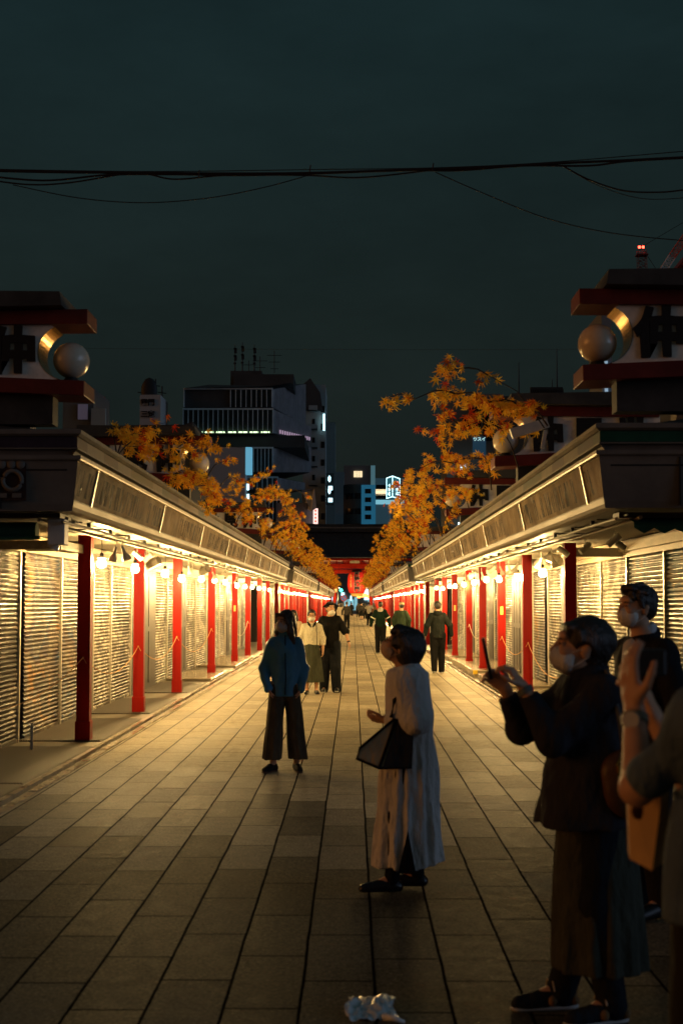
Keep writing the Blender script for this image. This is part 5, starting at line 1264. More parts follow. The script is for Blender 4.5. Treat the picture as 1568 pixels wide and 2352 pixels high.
        me.polygons.add(nq); me.polygons.foreach_set('loop_start', np.arange(0, nq*4, 4, dtype='i')); me.polygons.foreach_set('use_smooth', np.ones(nq, bool))
        me.update(calc_edges=True); me.validate(); me.materials.append(m); return me
V = Vector
SKIN = mat('skin', (.52,.29,.17), .5, var=.08, vscale=18, bump=.12, bscale=180, subs=.08)
HAIR = mat('black_hair', (.012,.009,.007), .42, bump=.9, bscale=55, stretch=(3,3,.25), spec=.6)
HAIRB = mat('dark_brown_hair', (.03,.015,.008), .40, bump=.9, bscale=55, stretch=(3,3,.25), spec=.6)
EYE = mat('eye', (.02,.014,.01), .15)
def cloth(name, c, v=.18, sc=10, rough=.85, b=.9, bs=15): return mat(name, c, rough, var=v, vscale=sc, bump=min(1., b*1.6), bscale=min(bs, 22), stretch=(1.3,1.3,.6), bdist=.03, spec=.12)
MASKW = cloth('white_mask_cloth', (.72,.68,.60), .05, 20)
def hand(s, w_, d, nrm, side, curl=.5, sc=1., thumb=.6, r=.0082):
    """palm and five bent fingers; d: towards fingers, nrm: palm normal (fingers curl towards it), side: thumb side"""
    w_, d = V(w_), V(d).normalized(); nrm = V(nrm); nrm = (nrm-d*nrm.dot(d)).normalized(); a = V(side); a = (a-d*a.dot(d)-nrm*a.dot(nrm)).normalized()
    s.cap(w_-d*.01*sc, w_+d*.03*sc, .024*sc, .030*sc, .015, (nrm, .62))
    s.cap(w_+d*.035*sc+a*.014*sc, w_+d*.080*sc+a*.020*sc, .023*sc, .021*sc, .012, (nrm, .58))
    s.cap(w_+d*.035*sc-a*.014*sc, w_+d*.076*sc-a*.020*sc, .022*sc, .019*sc, .012, (nrm, .58))
    for off, L, ex in ((.031,.072,0), (.0105,.080,.05), (-.0105,.075,.12), (-.030,.058,.22)):
        p = w_+d*(.086-abs(off)*.18)*sc+a*off*sc; ang = curl*.5+ex*curl; rr = r*sc*(1 if off > -.02 else .88)
        for j, f in enumerate((.45,.31,.24)):
            dr = d*math.cos(ang)+nrm*math.sin(ang)+a*off*1.3; q = p+dr.normalized()*L*f*sc
            s.cap(p, q, rr*(1.05-.08*j), rr*(.97-.08*j), .0035); p = q; ang += curl*(.85 if j == 0 else .6)
    p = w_+d*.022*sc+a*.022*sc; q = p+(d*.55+a*(.55+.3*thumb)+nrm*.25).normalized()*.042*sc
    s.cap(p, q, .014*sc, .0105*sc, .01); q2 = q+(d*.85+a*.35*thumb+nrm*.35).normalized()*.032*sc
    s.cap(q, q2, .0102*sc, .0088*sc, .004); s.cap(q2, q2+(d*.9+a*.05+nrm*.4).normalized()*.024*sc, .0088*sc, .0075*sc, .004)
def head(s, c, Rm, k=1., female=True):
    """cranium, jaw, nose, brow, lips, ears; returns a head-to-body mapping"""
    c = V(c); f = lambda x, y, z: c+Rm @ V((x*k, y*k, z*k)); E = lambda p, r, kk=.015, sub=False: s.ell(f(*p), [q*k for q in r], Rm, kk, sub)
    E((0,.018,.035), (.073,.090,.078)); E((0,-.022,-.03), (.062,.068,.072), .03); E((0,-.052,-.083), (.028,.030,.022), .03)
    E((0,-.076,.035), (.052,.018,.022), .02)
    for q in (-1, 1):
        E((q*.032,-.094,.006), (.019,.013,.012), .012, True); E((q*.031,-.079,.004), (.014,.012,.011), .004)
        E((q*.036,-.066,-.028), (.022,.020,.020), .02); E((q*.073,.008,-.012), (.009,.018,.030), .006); E((q*.080,.014,.004), (.006,.014,.016), .006)
    s.cap(f(0,-.088,.012), f(0,-.107,-.026), .008*k, .0125*k, .012); E((0,-.103,-.030), (.016,.010,.008), .008)
    E((0,-.086,-.056), (.022,.011,.005), .005); E((0,-.083,-.065), (.019,.011,.006), .005)
    return f
def person(label, loc, rz, H, J, body=None, h=.008, group='people on the shopping street', Rm=None, hk=1., build=1., cat='person', short=None, skinm=None, handk=None):
    """J: joints in metres for a 1.70 m figure (scaled to H); returns object, mapping and helpers"""
    k = H/1.70
    D = dict(pel=(0,0,.93), waist=(0,0,1.06), chest=(0,-.005,1.27), neck=(0,.01,1.43), head=(0,-.015,1.585),
             shL=(.142,.01,1.357), shR=(-.142,.01,1.357), elL=(.215,.03,1.115), elR=(-.215,.03,1.115), wrL=(.225,-.04,.88), wrR=(-.225,-.04,.88),
             hiL=(.088,0,.90), hiR=(-.088,0,.90), knL=(.092,-.02,.49), knR=(-.092,-.02,.49), anL=(.095,.02,.085), anR=(-.095,.02,.085), toL=(.115,-.14,.03), toR=(-.115,-.14,.03))
    D.update({a: b for a, b in J.items() if not a.startswith('hand')}); D = {a: V(b)*k for a, b in D.items()}
    o = bpy.data.objects.new('person', None); COL.objects.link(o); o.location = loc; o.rotation_euler = (0, 0, rz); o.empty_display_size = .1
    tag(o, label, cat, group)
    s = S(); Rm = Rm or rotm()
    f = head(s, D['head'], Rm, k*hk)
    s.cap(D['neck']-V((0,-.01,.03))*k, f(0,.02,-.07), .054*k*build, .050*k, .02)
    s.cap(D['shL'], D['shR'], .052*k*build, .052*k*build, .05); s.cap(D['neck']-V((0,0,.02)), D['chest'], .06*k, .08*k, .06); s.cap(D['chest'], D['waist'], .125*k*build, .105*k*build, .06, ((0,1,0), .72))
    s.cap(D['waist'], D['pel'], .105*k*build, .125*k*build, .06, ((0,1,0), .78))
    for q in 'LR':
        s.cap(D['sh'+q], D['el'+q], .049*k*build, .038*k*build, .03); s.cap(D['el'+q], D['wr'+q], .037*k*build, .025*k, .01)
        s.cap(D['hi'+q], D['kn'+q], .080*k*build, .052*k*build, .04); s.cap(D['kn'+q], D['an'+q], .052*k*build, .034*k, .02)
        s.cap(D['an'+q], D['to'+q], .036*k, .026*k, .02)
        hd = J.get('hand'+q)
        if hd is None:
            dr = (D['wr'+q]-D['el'+q]).normalized()+V((0,-.1,-.15)); sx = 1 if q == 'L' else -1
            hand(s, D['wr'+q], dr, (-sx, -.15, 0), (0, -1, 0), .55, k*(handk or .95), .3)
        elif hd: hand(s, D['wr'+q], *hd[:3], curl=hd[3] if len(hd) > 3 else .6, thumb=hd[4] if len(hd) > 4 else .6, sc=k*(handk or .95))
    D['f'] = f; D['k'] = k; D['Rm'] = Rm; D['o'] = o; D['h'] = h; D['body'] = s; D['b'] = build; D['skin'] = skinm or SKIN; D['hk'] = hk*k
    return D
def part(D, name, s, m, h=None, **kw):
    me = s.mesh(name, m, h or D['h'], **kw); o = inst(name, me, D['o'] if 'par' not in kw else kw['par'], (0,0,0)); return o
def finish(D, eyes=True, h=None):
    D['bo'] = part(D, 'body', D['body'], D['skin'], h)
    f = D['f']; k = D['hk']
    if eyes:
        for q in (-1, 1):
            mb = MB(); mb.ball(f(q*.031,-.0885,.004), .0095*k, 8, 0, (1,.5,.55)); inst('eye', mb.mesh('eye', EYE), D['o'], (0,0,0))
            mb = MB(); mb.tube([f(q*.018,-.094,.021), f(q*.033,-.095,.026), f(q*.048,-.085,.021)], .0028*k, 5); inst('eyebrow', mb.mesh('eyebrow', HAIR), D['o'], (0,0,0))
def face_mask(D, m=None, low=0.):
    f = D['f']; k = D['hk']; s = S()
    s.ell(f(0,-.040,-.052-low), [.067*k,.066*k,.056*k], D['Rm'], .01); s.ell(f(0,-.082,-.040-low), [.022*k,.034*k,.034*k], D['Rm'], .03)
    n = -(D['Rm'] @ V((0,-1,.05))); p = f(0,-.030,-.05)
    n2 = D['Rm'] @ V((0,-.25,1)); p2 = f(0,-.10,-.006-low)
    o = part(D, 'face_mask', s, m or MASKW, .005, cuts=[(p, n), (p2, n2.normalized())], noise=.0012, nf=45)
    mb = MB()
    for q in (-1, 1):
        for z0, z1 in ((-.022,.008), (-.085,-.035)): mb.tube([f(q*.058,-.045,z0-low), f(q*.073,-.015,(z0+z1)/2-low*.5), f(q*.080,.012,z1)], .0016*k, 4)
    inst('ear_loop', mb.mesh('ear_loop', m or MASKW), o, (0,0,0)); return o
def hair(D, style, m=None, h=.007):
    f = D['f']; k = D['hk']; s = S(); Rm = D['Rm']; E = lambda p, r, kk=.02: s.ell(f(*p), [q*k for q in r], Rm, kk)
    cuts = []
    if style == 'bob':
        E((0,.030,.040), (.098,.108,.098)); E((0,.050,-.010), (.100,.092,.085), .03); E((0,.075,-.05), (.080,.055,.050), .03)
        for q in (-1, 1): E((q*.076,-.005,.015), (.026,.062,.066), .02)
        E((0,-.055,.085), (.066,.045,.034), .02)
        s.cap(f(-.055,-.088,.062), f(.055,-.088,.062), .015*k, .015*k, .02)
        for q in (-1, 1): s.ell(f(q*.088,-.022,-.045), [.03*k,.036*k,.042*k], Rm, .012, True)
        s.ell(f(0,-.12,-.02), [.070*k,.062*k,.062*k], Rm, .012, True)
    elif style in ('long', 'longfront'):
        E((0,.022,.045), (.087,.101,.089)); E((0,.055,-.02), (.084,.068,.09), .03)
        L_ = .26
        for q in (-1, 1):
            s.cap(f(q*.072,-.010,.03), f(q*.085,-.015,-.10), .026*k, .034*k, .02); s.cap(f(q*.085,.0,-.10), f(q*.088,.045,-L_*.85), .036*k, .022*k, .02)
            s.cap(f(q*.052,-.070,.068), f(q*.074,-.055,-.01), .018*k, .016*k, .015)
        s.cap(f(0,.07,-.05), f(0,.085,-L_), .085*k, .07*k, .03, ((0,1,0), .45))
        s.cap(f(-.045,-.080,.070), f(.045,-.080,.070), .018*k, .018*k, .02)
    elif style == 'tied':
        E((0,.022,.040), (.082,.098,.088)); E((0,.110,.035), (.035,.035,.035), .015)
        for q in (-1, 1): s.cap(f(q*.066,-.035,.055), f(q*.075,-.010,.0), .014*k, .010*k, .015)
        s.ell(f(0,-.13,-.03), [.085*k,.085*k,.082*k], Rm, .012, True)
    else:   # short
        E((0,.024,.044), (.083,.099,.086)); E((0,.060,.0), (.074,.060,.07), .02)
        E((0,-.045,.098), (.062,.050,.030), .02)
        for q in (-1, 1): s.cap(f(q*.072,-.028,.045), f(q*.076,-.012,.0), .012*k, .008*k, .01)
        s.ell(f(0,-.125,-.03), [.082*k,.075*k,.075*k], Rm, .010, True)
    nz = {'bob': .0045, 'long': .003, 'longfront': .003, 'short': .0045, 'tied': .0018}[style]
    return part(D, 'hair', s, m or HAIR, h, noise=nz*k, nf=62, nz=.35)
def shoe(D, q, m, sole=None, k=1.):
    a, t = D['an'+q], D['to'+q]; kk = D['k']; s = S(); g = V((t.x-a.x, t.y-a.y, 0)).normalized(); heel = V((a.x, a.y, 0))-g*.035*kk; base = min(t.z-.03*kk, 0.0)
    toe = V((t.x, t.y, t.z-.03*kk))+g*.045*kk; heel.z = a.z-.085*kk
    s.cap(heel+V((0,0,.040*kk)), toe+V((0,0,.030*kk))-g*.02, .038*kk, .033*kk, .02); s.cap(a+V((0,0,.0)), heel+V((0,0,.05*kk))+g*.03, .040*kk, .040*kk, .03); s.cap(heel+g*.10*kk+V((0,0,.055*kk)), toe+V((0,0,.03*kk))-g*.05, .036*kk, .03*kk, .03)
    o = part(D, 'shoe', s, m, .006, cuts=[((0,0,heel.z+.012*kk if abs(heel.z) < .03 else -1), (0,0,-1))])
    if sole:
        s2 = S(); s2.cap(heel+V((0,0,.012*kk)), toe+V((0,0,.012*kk))-g*.02, .041*kk, .038*kk, .01, ((0,0,1), .36)); q_ = s2.mesh('sole', sole, .006); inst('sole', q_, o, (0,0,0))
    return o
def torso(D, inf=.022, hem=.86, k2=.04, chest=1.):
    """clothing volume round the trunk down to hem"""
    s = S(); k = D['k']; b = D['b']
    s.cap(D['shL'], D['shR'], (.050*b+inf*.55)*k, (.048*b+inf*.5)*k, .03); s.cap(D['neck']-V((0,0,.03)), D['chest'], (.058+inf*.5)*k, (.09+inf)*k, .06); s.cap(D['chest'], D['waist'], (.125*b+inf)*k*chest, (.112*b+inf)*k, .06, ((0,1,0), .76))
    s.cap(D['waist'], V((D['pel'].x, D['pel'].y, max(hem, .80)*k)), (.112*b+inf)*k, (.128*b+inf)*k, .06, ((0,1,0), .80)); return s
def sleeve(s, D, q, inf=.016, frac=1., cuff=None, puff=0.):
    k = D['k']; b = D['b']; S_, E_, W_ = D['sh'+q], D['el'+q], D['wr'+q]
    s.cap(S_, E_, (.047*b+inf)*k, (.042*b+inf+puff)*k, .04)
    if frac > .5:
        e = E_.lerp(W_, (frac-.5)*2); s.cap(E_, e, (.041*b+inf+puff)*k, (cuff or (.028*b+inf))*k, .02)
def neckcut(D, dz=.0, tilt=.25): return (D['neck']+V((0,0,.028+dz))*D['k'], V((0,-tilt,1)).normalized())
def legs(D, r0=.098, r1=.075, r2=.06, top=.98, hemz=.07, fl=None, k2=.03):
    s = S(); k = D['k']; b = D['b']
    s.cap(V((D['pel'].x, D['pel'].y, top*k)), V((D['pel'].x, D['pel'].y, .90*k)), .125*k*b, .135*k*b, .05, ((0,1,0), .82))
    for q in 'LR':
        a = D['an'+q]; kn = D['kn'+q]; t = (kn.z-hemz*k)/max(.01, (kn.z-a.z)); e = kn.lerp(a, min(1.05, t))
        s.cap(D['hi'+q], kn, r0*k*b, r1*k*b, .04); s.cap(kn, e, r1*k*b, r2*k*b, .02)
    return s
# ------------------------------------------------------------ people
BLK = cloth('black_cloth', (.007,.007,.007)); NAVY = cloth('dark_navy_cloth', (.012,.014,.018)); DKG = cloth('dark_olive_cloth', (.03,.03,.024))
WSOLE = mat('pale_rubber_sole', (.45,.45,.43), .5); BSHOE = mat('black_shoe', (.012,.011,.010), .4)
def at(px, Y): return ((px-810)/3270*Y, Y, 0)
# 1 woman in blue jacket
def p_blue():
    D = person('woman in blue zip jacket and wide dark trousers, hands in pockets', at(655, 14.3), R(4), 1.59,
        dict(shL=(.130,.01,1.35), shR=(-.130,.01,1.35), elL=(.200,.04,1.10), elR=(-.225,.06,1.10), wrL=(.170,-.075,.885), wrR=(-.180,-.075,.885), handL=((-.45,.12,-1),(-1,0,0),(0,-1,0),.5), handR=((.45,.12,-1),(1,0,0),(0,-1,0),.5),
             knL=(.11,-.02,.48), knR=(-.10,-.05,.49), anL=(.13,.02,.085), anR=(-.125,-.02,.085), toL=(.15,-.14,.03), toR=(-.20,-.14,.03)), h=.008, Rm=rotm(R(-42), R(4)), hk=1.05)
    s = torso(D, .026, .80); k = D['k']
    for q in 'LR': sleeve(s, D, q, .016)
    s.cap(D['neck']-V((0,0,.02)), D['neck']+V((0,-.01,.045)), .072*k, .072*k, .02)
    J = cloth('blue_nylon', (.065,.20,.34), .15, 6, .38, .2, 60)
    o = part(D, 'jacket', s, J, .007, noise=.0085, nf=21, cuts=[((0,0,.80*k), (0,0,-1)), ((0,0,D['neck'].z+.055), (0,-.1,1))])
    mb = MB(); mb.tube([(0,-.128*k,.82*k),(0.004,-.135*k,1.0*k),(0,-.132*k,1.2*k),(0,-.118*k,1.36*k),(0,-.09*k,1.45*k)], .006, 6); inst('zip', mb.mesh('zip', BLK), o, (0,0,0))
    s = S(); k = D['k']
    s.cap((0,0,.98*k), (0,0,.88*k), .120*k, .138*k, .05, ((0,1,0), .78))
    for q, x in (('L',1), ('R',-1)):
        kn, a = D['kn'+q], D['an'+q]
        s.skirt((x*.075*k, 0, .93*k), (a.x*1.08, a.y-.01, .135*k), (.080*k,.095*k), (.102*k,.120*k), 5, .08, .012, .85, x*1.5)
    part(D, 'trousers', s, cloth('brown_black_trousers', (.075,.062,.043), .25), .009, noise=.003, nf=15)
    for q in 'LR': shoe(D, q, cloth('black_sneaker', (.02,.018,.017)), mat('brown_sole', (.12,.07,.05), .6))
    hair(D, 'long', HAIRB); face_mask(D, cloth('grey_pink_mask', (.42,.36,.34), .05)); finish(D)
p_blue()
# 2 woman in long grey dress, profile, looking up
def p_grey():
    D = person('woman in long loose grey dress looking up, side view, bag on her arm', at(932, 8.45), R(-90), 1.53,
        dict(head=(0,-.030,1.575), neck=(0,.015,1.43), elL=(.20,.06,1.11), elR=(-.22,.06,1.08), wrL=(.05,-.145,1.11), wrR=(-.09,-.125,1.09), handL=((-.15,-1,.0),(-.6,0,1),(0.2,0,1),1.05), handR=((.35,-1,.05),(.5,.0,1),(-.2,0,1),1.0),
             knL=(.09,-.07,.49), knR=(-.09,.05,.49), anL=(.09,-.10,.085), anR=(-.09,.07,.085), toL=(.11,-.26,.03), toR=(-.10,-.09,.03)), h=.006, Rm=rotm(R(-6), R(26)), hk=1.08)
    k = D['k']; G = cloth('grey_crinkled_linen', (.58,.58,.56), .12, 5, .9, .6, 70)
    s = S(); s.cap(D['shL'], D['shR'], .088*k, .088*k, .05)
    s.cap((0,.0,1.36*k), (0,.02,1.15*k), .145*k, .165*k, .05, ((0,1,0), .85))
    s.skirt((0,.012,1.40*k), (0,.012,.16*k), (.155*k,.125*k), (.20*k,.225*k), 13, .065, .05, .8)
    for q in 'LR':
        s.cap(D['sh'+q], D['el'+q], .075*k, .088*k, .06); e = D['el'+q].lerp(D['wr'+q], .80); s.cap(D['el'+q], e, .085*k, .042*k, .03)
    o = part(D, 'dress', s, G, .008, noise=.0085, nf=17, nz=.22, cuts=[neckcut(D, .012, .32), ((0,0,.15*k), (0,.18,-1))])
    # slit showing the leggings
    mb = MB(); mb.add([(.222*k,.0,.42*k),(.238*k,-.06,.150*k),(.238*k,.045,.145*k)], [(0,1,2)]); sl = inst('slit', mb.mesh('slit', BLK), o, (0,0,0))
    s = S(); s.cap(D['neck']-V((0,-.0,.01)), D['neck']+V((0,-.012,.022)), .064*k, .061*k, .01); part(D, 'inner_collar', s, BLK, .006, cuts=[((0,-.0,D['neck'].z+.035*k), (0,-.5,.9))])
    s = legs(D, .088, .064, .048, .95, .06); part(D, 'leggings', s, BLK, .009)
    for q in 'LR': shoe(D, q, mat('black_leather', (.014,.014,.015), .25), None)
    hair(D, 'bob', HAIR, .006); face_mask(D, cloth('beige_mask', (.56,.42,.30), .05))
    f = D['f']; mb = MB(); kk = D['hk']
    for q in (-1, 1):
        pts = [f(q*.034+.022*math.cos(a*math.pi/6), -.104-.0, .002+.016*math.sin(a*math.pi/6)) for a in range(13)]; mb.tube(pts, .0016*kk, 5)
        mb.tube([f(q*.056,-.103,.006), f(q*.074,-.05,.008), f(q*.078,.0,.004)], .0016*kk, 5)
    mb.tube([f(-.012,-.105,.004), f(.012,-.105,.004)], .0016*kk, 5); inst('glasses', mb.mesh('glasses', BLK), D['o'], (0,0,0))
    finish(D, True, .005)
    # tote bag over the forearm (its own thing)
    X, Y, _ = at(932, 8.45)
    def wp(px, py, dy=0.): return P(px, py, Y-.16+dy)
    quad = [(905,1652), (826,1718), (818,1742), (870,1764), (945,1762), (950,1668)]
    e = empty('tote_bag', wp(880,1745), 'tan and black tote bag hanging from the grey dress woman forearm', 'bag')
    mb = MB(); c = [wp(*q) for q in quad]
    n = len(c); T = [V((0,-.05,0)), V((0,.07,0))]
    vs = [p+T[0]*(1 if i in (1,2,3,4) else .3) for i, p in enumerate(c)]+[p+T[1]*(1 if i in (1,2,3,4) else .3) for i, p in enumerate(c)]
    mb.add(vs, [tuple(range(n)), tuple(range(2*n-1, n-1, -1))]+[(i, n+i, n+(i+1) % n, (i+1) % n) for i in range(n)]); bo = mb.obj('bag_body', cloth('tan_canvas', (.46,.34,.19), .2, 6), e, .012)
    mb = MB(); mb.tube([vs[i] for i in (0,1,2,3,4)], .008, 6); mb.tube([vs[0]+V((.01,0,0)), vs[3]], .010, 6); mb.obj('edge_trim', BLK, e)
    s_ = MB(); s_.add([vs[0]+V((.02,-.006,0)), vs[3]+V((.02,-.006,0)), vs[4]+V((0,-.006,0)), vs[5]+V((0,-.006,0))], [(0,1,2,3)]); q_ = s_.obj('dark_panel', cloth('black_panel', (.03,.03,.032)), e)
    mb = MB(); mb.tube([wp(898,1650), wp(905,1610), wp(925,1592), wp(948,1600), wp(952,1640), wp(946,1668)], .012, 8); mb.obj('handle', BLK, e)
p_grey()
# 3 woman photographing with a phone
def p_phone():
    Y = 5.93; LX_ = at(1352, Y)
    D = person('woman in dark coat and long skirt raising a phone, nearest full figure', LX_, R(-78), 1.64,
        dict(head=(.0,-.045,1.545), neck=(0,-.01,1.415), shL=(.165,.0,1.36), shR=(-.165,-.01,1.365), elL=(.14,-.22,1.175), elR=(-.17,-.255,1.19), wrL=(.055,-.325,1.39), wrR=(-.09,-.355,1.375),
             handL=((-.1,-.55,.85),(-.4,-.6,-.3),(-.3,-.8,-.2),.9,1.), handR=((.15,-.75,.62),(.6,-.3,-.3),(0,.1,1),.75,1.),
             knL=(.10,-.03,.49), knR=(-.10,.02,.49), anL=(.12,.03,.085), anR=(-.12,-.10,.085), toL=(.14,-.13,.03), toR=(-.12,-.27,.03)), h=.006, Rm=rotm(R(-8), R(10)), hk=1.1, build=1.1)
    k = D['k']; C = cloth('navy_black_coat', (.028,.028,.034), .25, 8, .9, .4, 120)
    s = torso(D, .045, .86); s.skirt((0,0,1.20*k), (0,-.01,.80*k), (.19*k,.155*k), (.235*k,.235*k), 6, .03, .05)
    for q in 'LR': sleeve(s, D, q, .018, .95, .042, .006)
    s.cap(D['neck']-V((0,0,.03)), D['neck']+V((0,.02,.035)), .085*k, .078*k, .03)
    part(D, 'coat', s, C, .008, noise=.006, nf=17, cuts=[((0,0,.80*k), (0,.22,-1)), neckcut(D, .045, .45)])
    s = S(); s.skirt((0,.01,1.0*k), (0,.03,.195*k), (.15*k,.145*k), (.19*k,.20*k), 11, .05, .03, .6)
    part(D, 'long_skirt', s, cloth('dark_green_pleats', (.05,.052,.038), .2), .009, noise=.003, nf=14, nz=.2)
    s = legs(D, .09, .072, .058, .95, .07); part(D, 'leggings', s, NAVY, .009)
    TAN = cloth('tan_suede', (.20,.12,.055)); sh = cloth('navy_suede', (.02,.022,.028))
    for q in 'LR':
        o = shoe(D, q, sh, WSOLE)
        a, t = D['an'+q], D['to'+q]; g = (V((t.x,t.y,0))-V((a.x,a.y,0))).normalized(); sd = V((-g.y, g.x, 0)); mb = MB()
        for i in range(4):
            c = V((a.x,a.y,0))+g*(.045+.022*i)*k+V((0,0,(.094-.011*i)*k)); mb.tube([c-sd*.022-V((0,0,.012)), c+V((0,0,.006)), c+sd*.022-V((0,0,.012))], .0045, 5)
        c = V((a.x,a.y,0))+g*.05*k+V((0,0,.108*k)); mb.tube([c, c-sd*.04+V((0,0,.01)), c-sd*.055-V((0,0,.02))], .0035, 5); mb.tube([c, c+sd*.03+V((0,0,.015)), c+sd*.05-V((0,0,.02))], .0035, 5)
        inst('laces', mb.mesh('laces', mat('beige_laces', (.5,.44,.33), .7)), o, (0,0,0))
        for u, x in ((.055,1), (.055,-1), (-.045,1), (-.045,-1)):
            pb = S(); pb.ell(V((a.x,a.y,0))+g*u*k+sd*x*.034*k+V((0,0,.045*k)), (.024*k,.022*k,.024*k), None, .004)
            inst('suede_patch', pb.mesh('suede_patch', TAN, .004), o, (0,0,0))
    # tied-back hair
    f = D['f']; s = S(); s.ell(f(0,.032,.036), [.094*D['hk'],.106*D['hk'],.098*D['hk']], D['Rm']); s.cap(f(-.045,-.062,.070), f(.045,-.062,.070), .019*D['hk'], .019*D['hk'], .03); s.cap(f(.072,-.03,.06), f(.078,-.01,.01), .014*D['hk'], .012*D['hk'], .015); s.cap(f(-.072,-.03,.06), f(-.078,-.01,.01), .014*D['hk'], .012*D['hk'], .015); s.ell(f(0,.065,-.045), [.06*D['hk'],.045*D['hk'],.05*D['hk']], D['Rm'], .03)
    s.ell(f(0,-.125,-.045), [.085*D['hk'],.078*D['hk'],.085*D['hk']], D['Rm'], .01, True); s.ell(f(-.085,.0,-.02), [.03*D['hk'],.035*D['hk'],.04*D['hk']], D['Rm'], .01, True); s.ell(f(.085,.0,-.02), [.03*D['hk'],.035*D['hk'],.04*D['hk']], D['Rm'], .01, True)
    part(D, 'hair_back', s, HAIR, .006, noise=.002, nf=60)
    face_mask(D); finish(D, True, .005)
    mb = MB()
    w_ = D['wrL']; g = (D['wrL']-D['elL']).normalized(); mb.tube([w_-g*.035, w_-g*.012], .034, 14); inst('wrist_watch', mb.mesh('wrist_watch', mat('dull_watch_strap', (.12,.14,.13), .4)), D['o'], (0,0,0))
    # phone between the hands
    Mw = Matrix.Translation(D['o'].location) @ Matrix.Rotation(R(-78), 4, 'Z')
    pc = Mw @ (V((-.02,-.455,1.505))*k)
    e = empty('phone', pc, 'dark smartphone held up in both hands of the woman in dark coat', 'phone')
    mb = MB(); ax = V((.12, 1., 0)).normalized(); up = V((-.20, 0, 1)).normalized(); nn = ax.cross(up).normalized()
    mb.obox(pc, ax*.036, nn*.007, up*.086); mb.obj('case', mat('phone_case', (.015,.014,.014), .3), e, .003)
    mb = MB(); mb.obox(pc+nn*(.0052 if nn.x > 0 else -.0052), ax*.033, nn*.0006, up*.071); mb.obj('screen', mat('dim_phone_screen', (.01,.01,.012), .1), e)
    # crossbody bag on the hip
    b = Mw @ (V((.235,.055,1.02))*k)
    e = empty('shoulder_bag', b, 'brown leather shoulder bag with brass clasp on the dark coat hip', 'bag')
    s = S(); Rz = Matrix.Rotation(R(-78), 3, 'Z')
    s.ell((0,0,-.03), (.055,.10,.135), None, .02); s.ell((0,0,.045), (.05,.085,.06), None, .03)
    me = s.mesh('bag_body', mat('brown_leather', (.085,.042,.018), .45, var=.3, vscale=9, bump=.3), .007, noise=.003, nf=30); o = inst('bag_body', me, e, (0,0,0), (R(8),0,R(-78)))
    mb = MB(); mb.tube([(.058,-.03,.055), (.062,-.045,.085), (.060,-.062,.055)], .006, 6); mb.box(.054,.068,-.058,-.032,.025,.058); inst('brass_clasp', mb.mesh('brass_clasp', M['gold']), e, (0,0,0), (0,0,R(-78)))
    mb = MB(); A_ = Mw @ (V((.17,.02,1.43))*k)-b; mb.tube([(0,.0,.06), V((0,.0,.06)).lerp(A_, .5)+V((0,-.05,0)), A_+V((0,-.02,.0)), A_+V((0,.08,.02))], .011, 6); inst('strap', mb.mesh('strap', cloth('dark_strap', (.09,.10,.11))), e, (0,0,0))
p_phone()
# 4 man in dark suit
def p_suit():
    D = person('tall man in dark suit with curly hair and white mask behind the phone woman', at(1474, 7.8), R(-62), 1.765,
        dict(elL=(.23,.03,1.12), elR=(-.235,.06,1.12), neck=(0,.0,1.435), head=(0,-.045,1.59)), h=.007, Rm=rotm(R(-4), R(4)), hk=.98, build=1.04)
    k = D['k']; C = cloth('black_suit', (.014,.014,.017), .2, 8, .85, .3, 150)
    s = S(); s.cap(D['neck']-V((0,0,.03)), D['neck']+V((0,.01,.04)), .066*k, .064*k, .01); s.cap((0,-.075*k,1.38*k), (0,-.095*k,1.22*k), .05*k, .05*k, .02); part(D, 'shirt', s, cloth('pale_shirt', (.5,.5,.52), .05), .007, cuts=[neckcut(D, .04, .3)])
    s = torso(D, .032, .82)
    for q in 'LR': sleeve(s, D, q, .022, 1.)
    s.cap(D['neck']-V((0,-.02,.03)), D['neck']+V((0,.04,.02)), .075*k, .06*k, .02); s.ell((0,-.14*k,1.36*k), (.035*k,.07*k,.11*k), None, .02, True)
    part(D, 'suit_jacket', s, C, .008, noise=.004, nf=15, cuts=[neckcut(D, .02, .5), ((0,0,.80*k), (0,0,-1))])
    part(D, 'trousers', legs(D, .10, .08, .068), C, .01, noise=.003)
    for q in 'LR': shoe(D, q, BSHOE)
    hair(D, 'short', HAIR, .006); f = D['f']; s = S(); random.seed(3)
    for i in range(34):
        a = random.uniform(-1, 1)*1.4; t = random.uniform(-.25, 1.2); rr = .086
        p = V((math.sin(a)*math.cos(t)*.080, -math.cos(a)*math.cos(t)*.088+.024, .045+math.sin(t)*.083)); 
        if p.z < .05 and p.y < -.05: p.z = .075
        s.ell(f(*p), [.016*k]*3, None, .008)
    part(D, 'curls', s, HAIR, .006, noise=.002, nf=60)
    face_mask(D); finish(D)
p_suit()
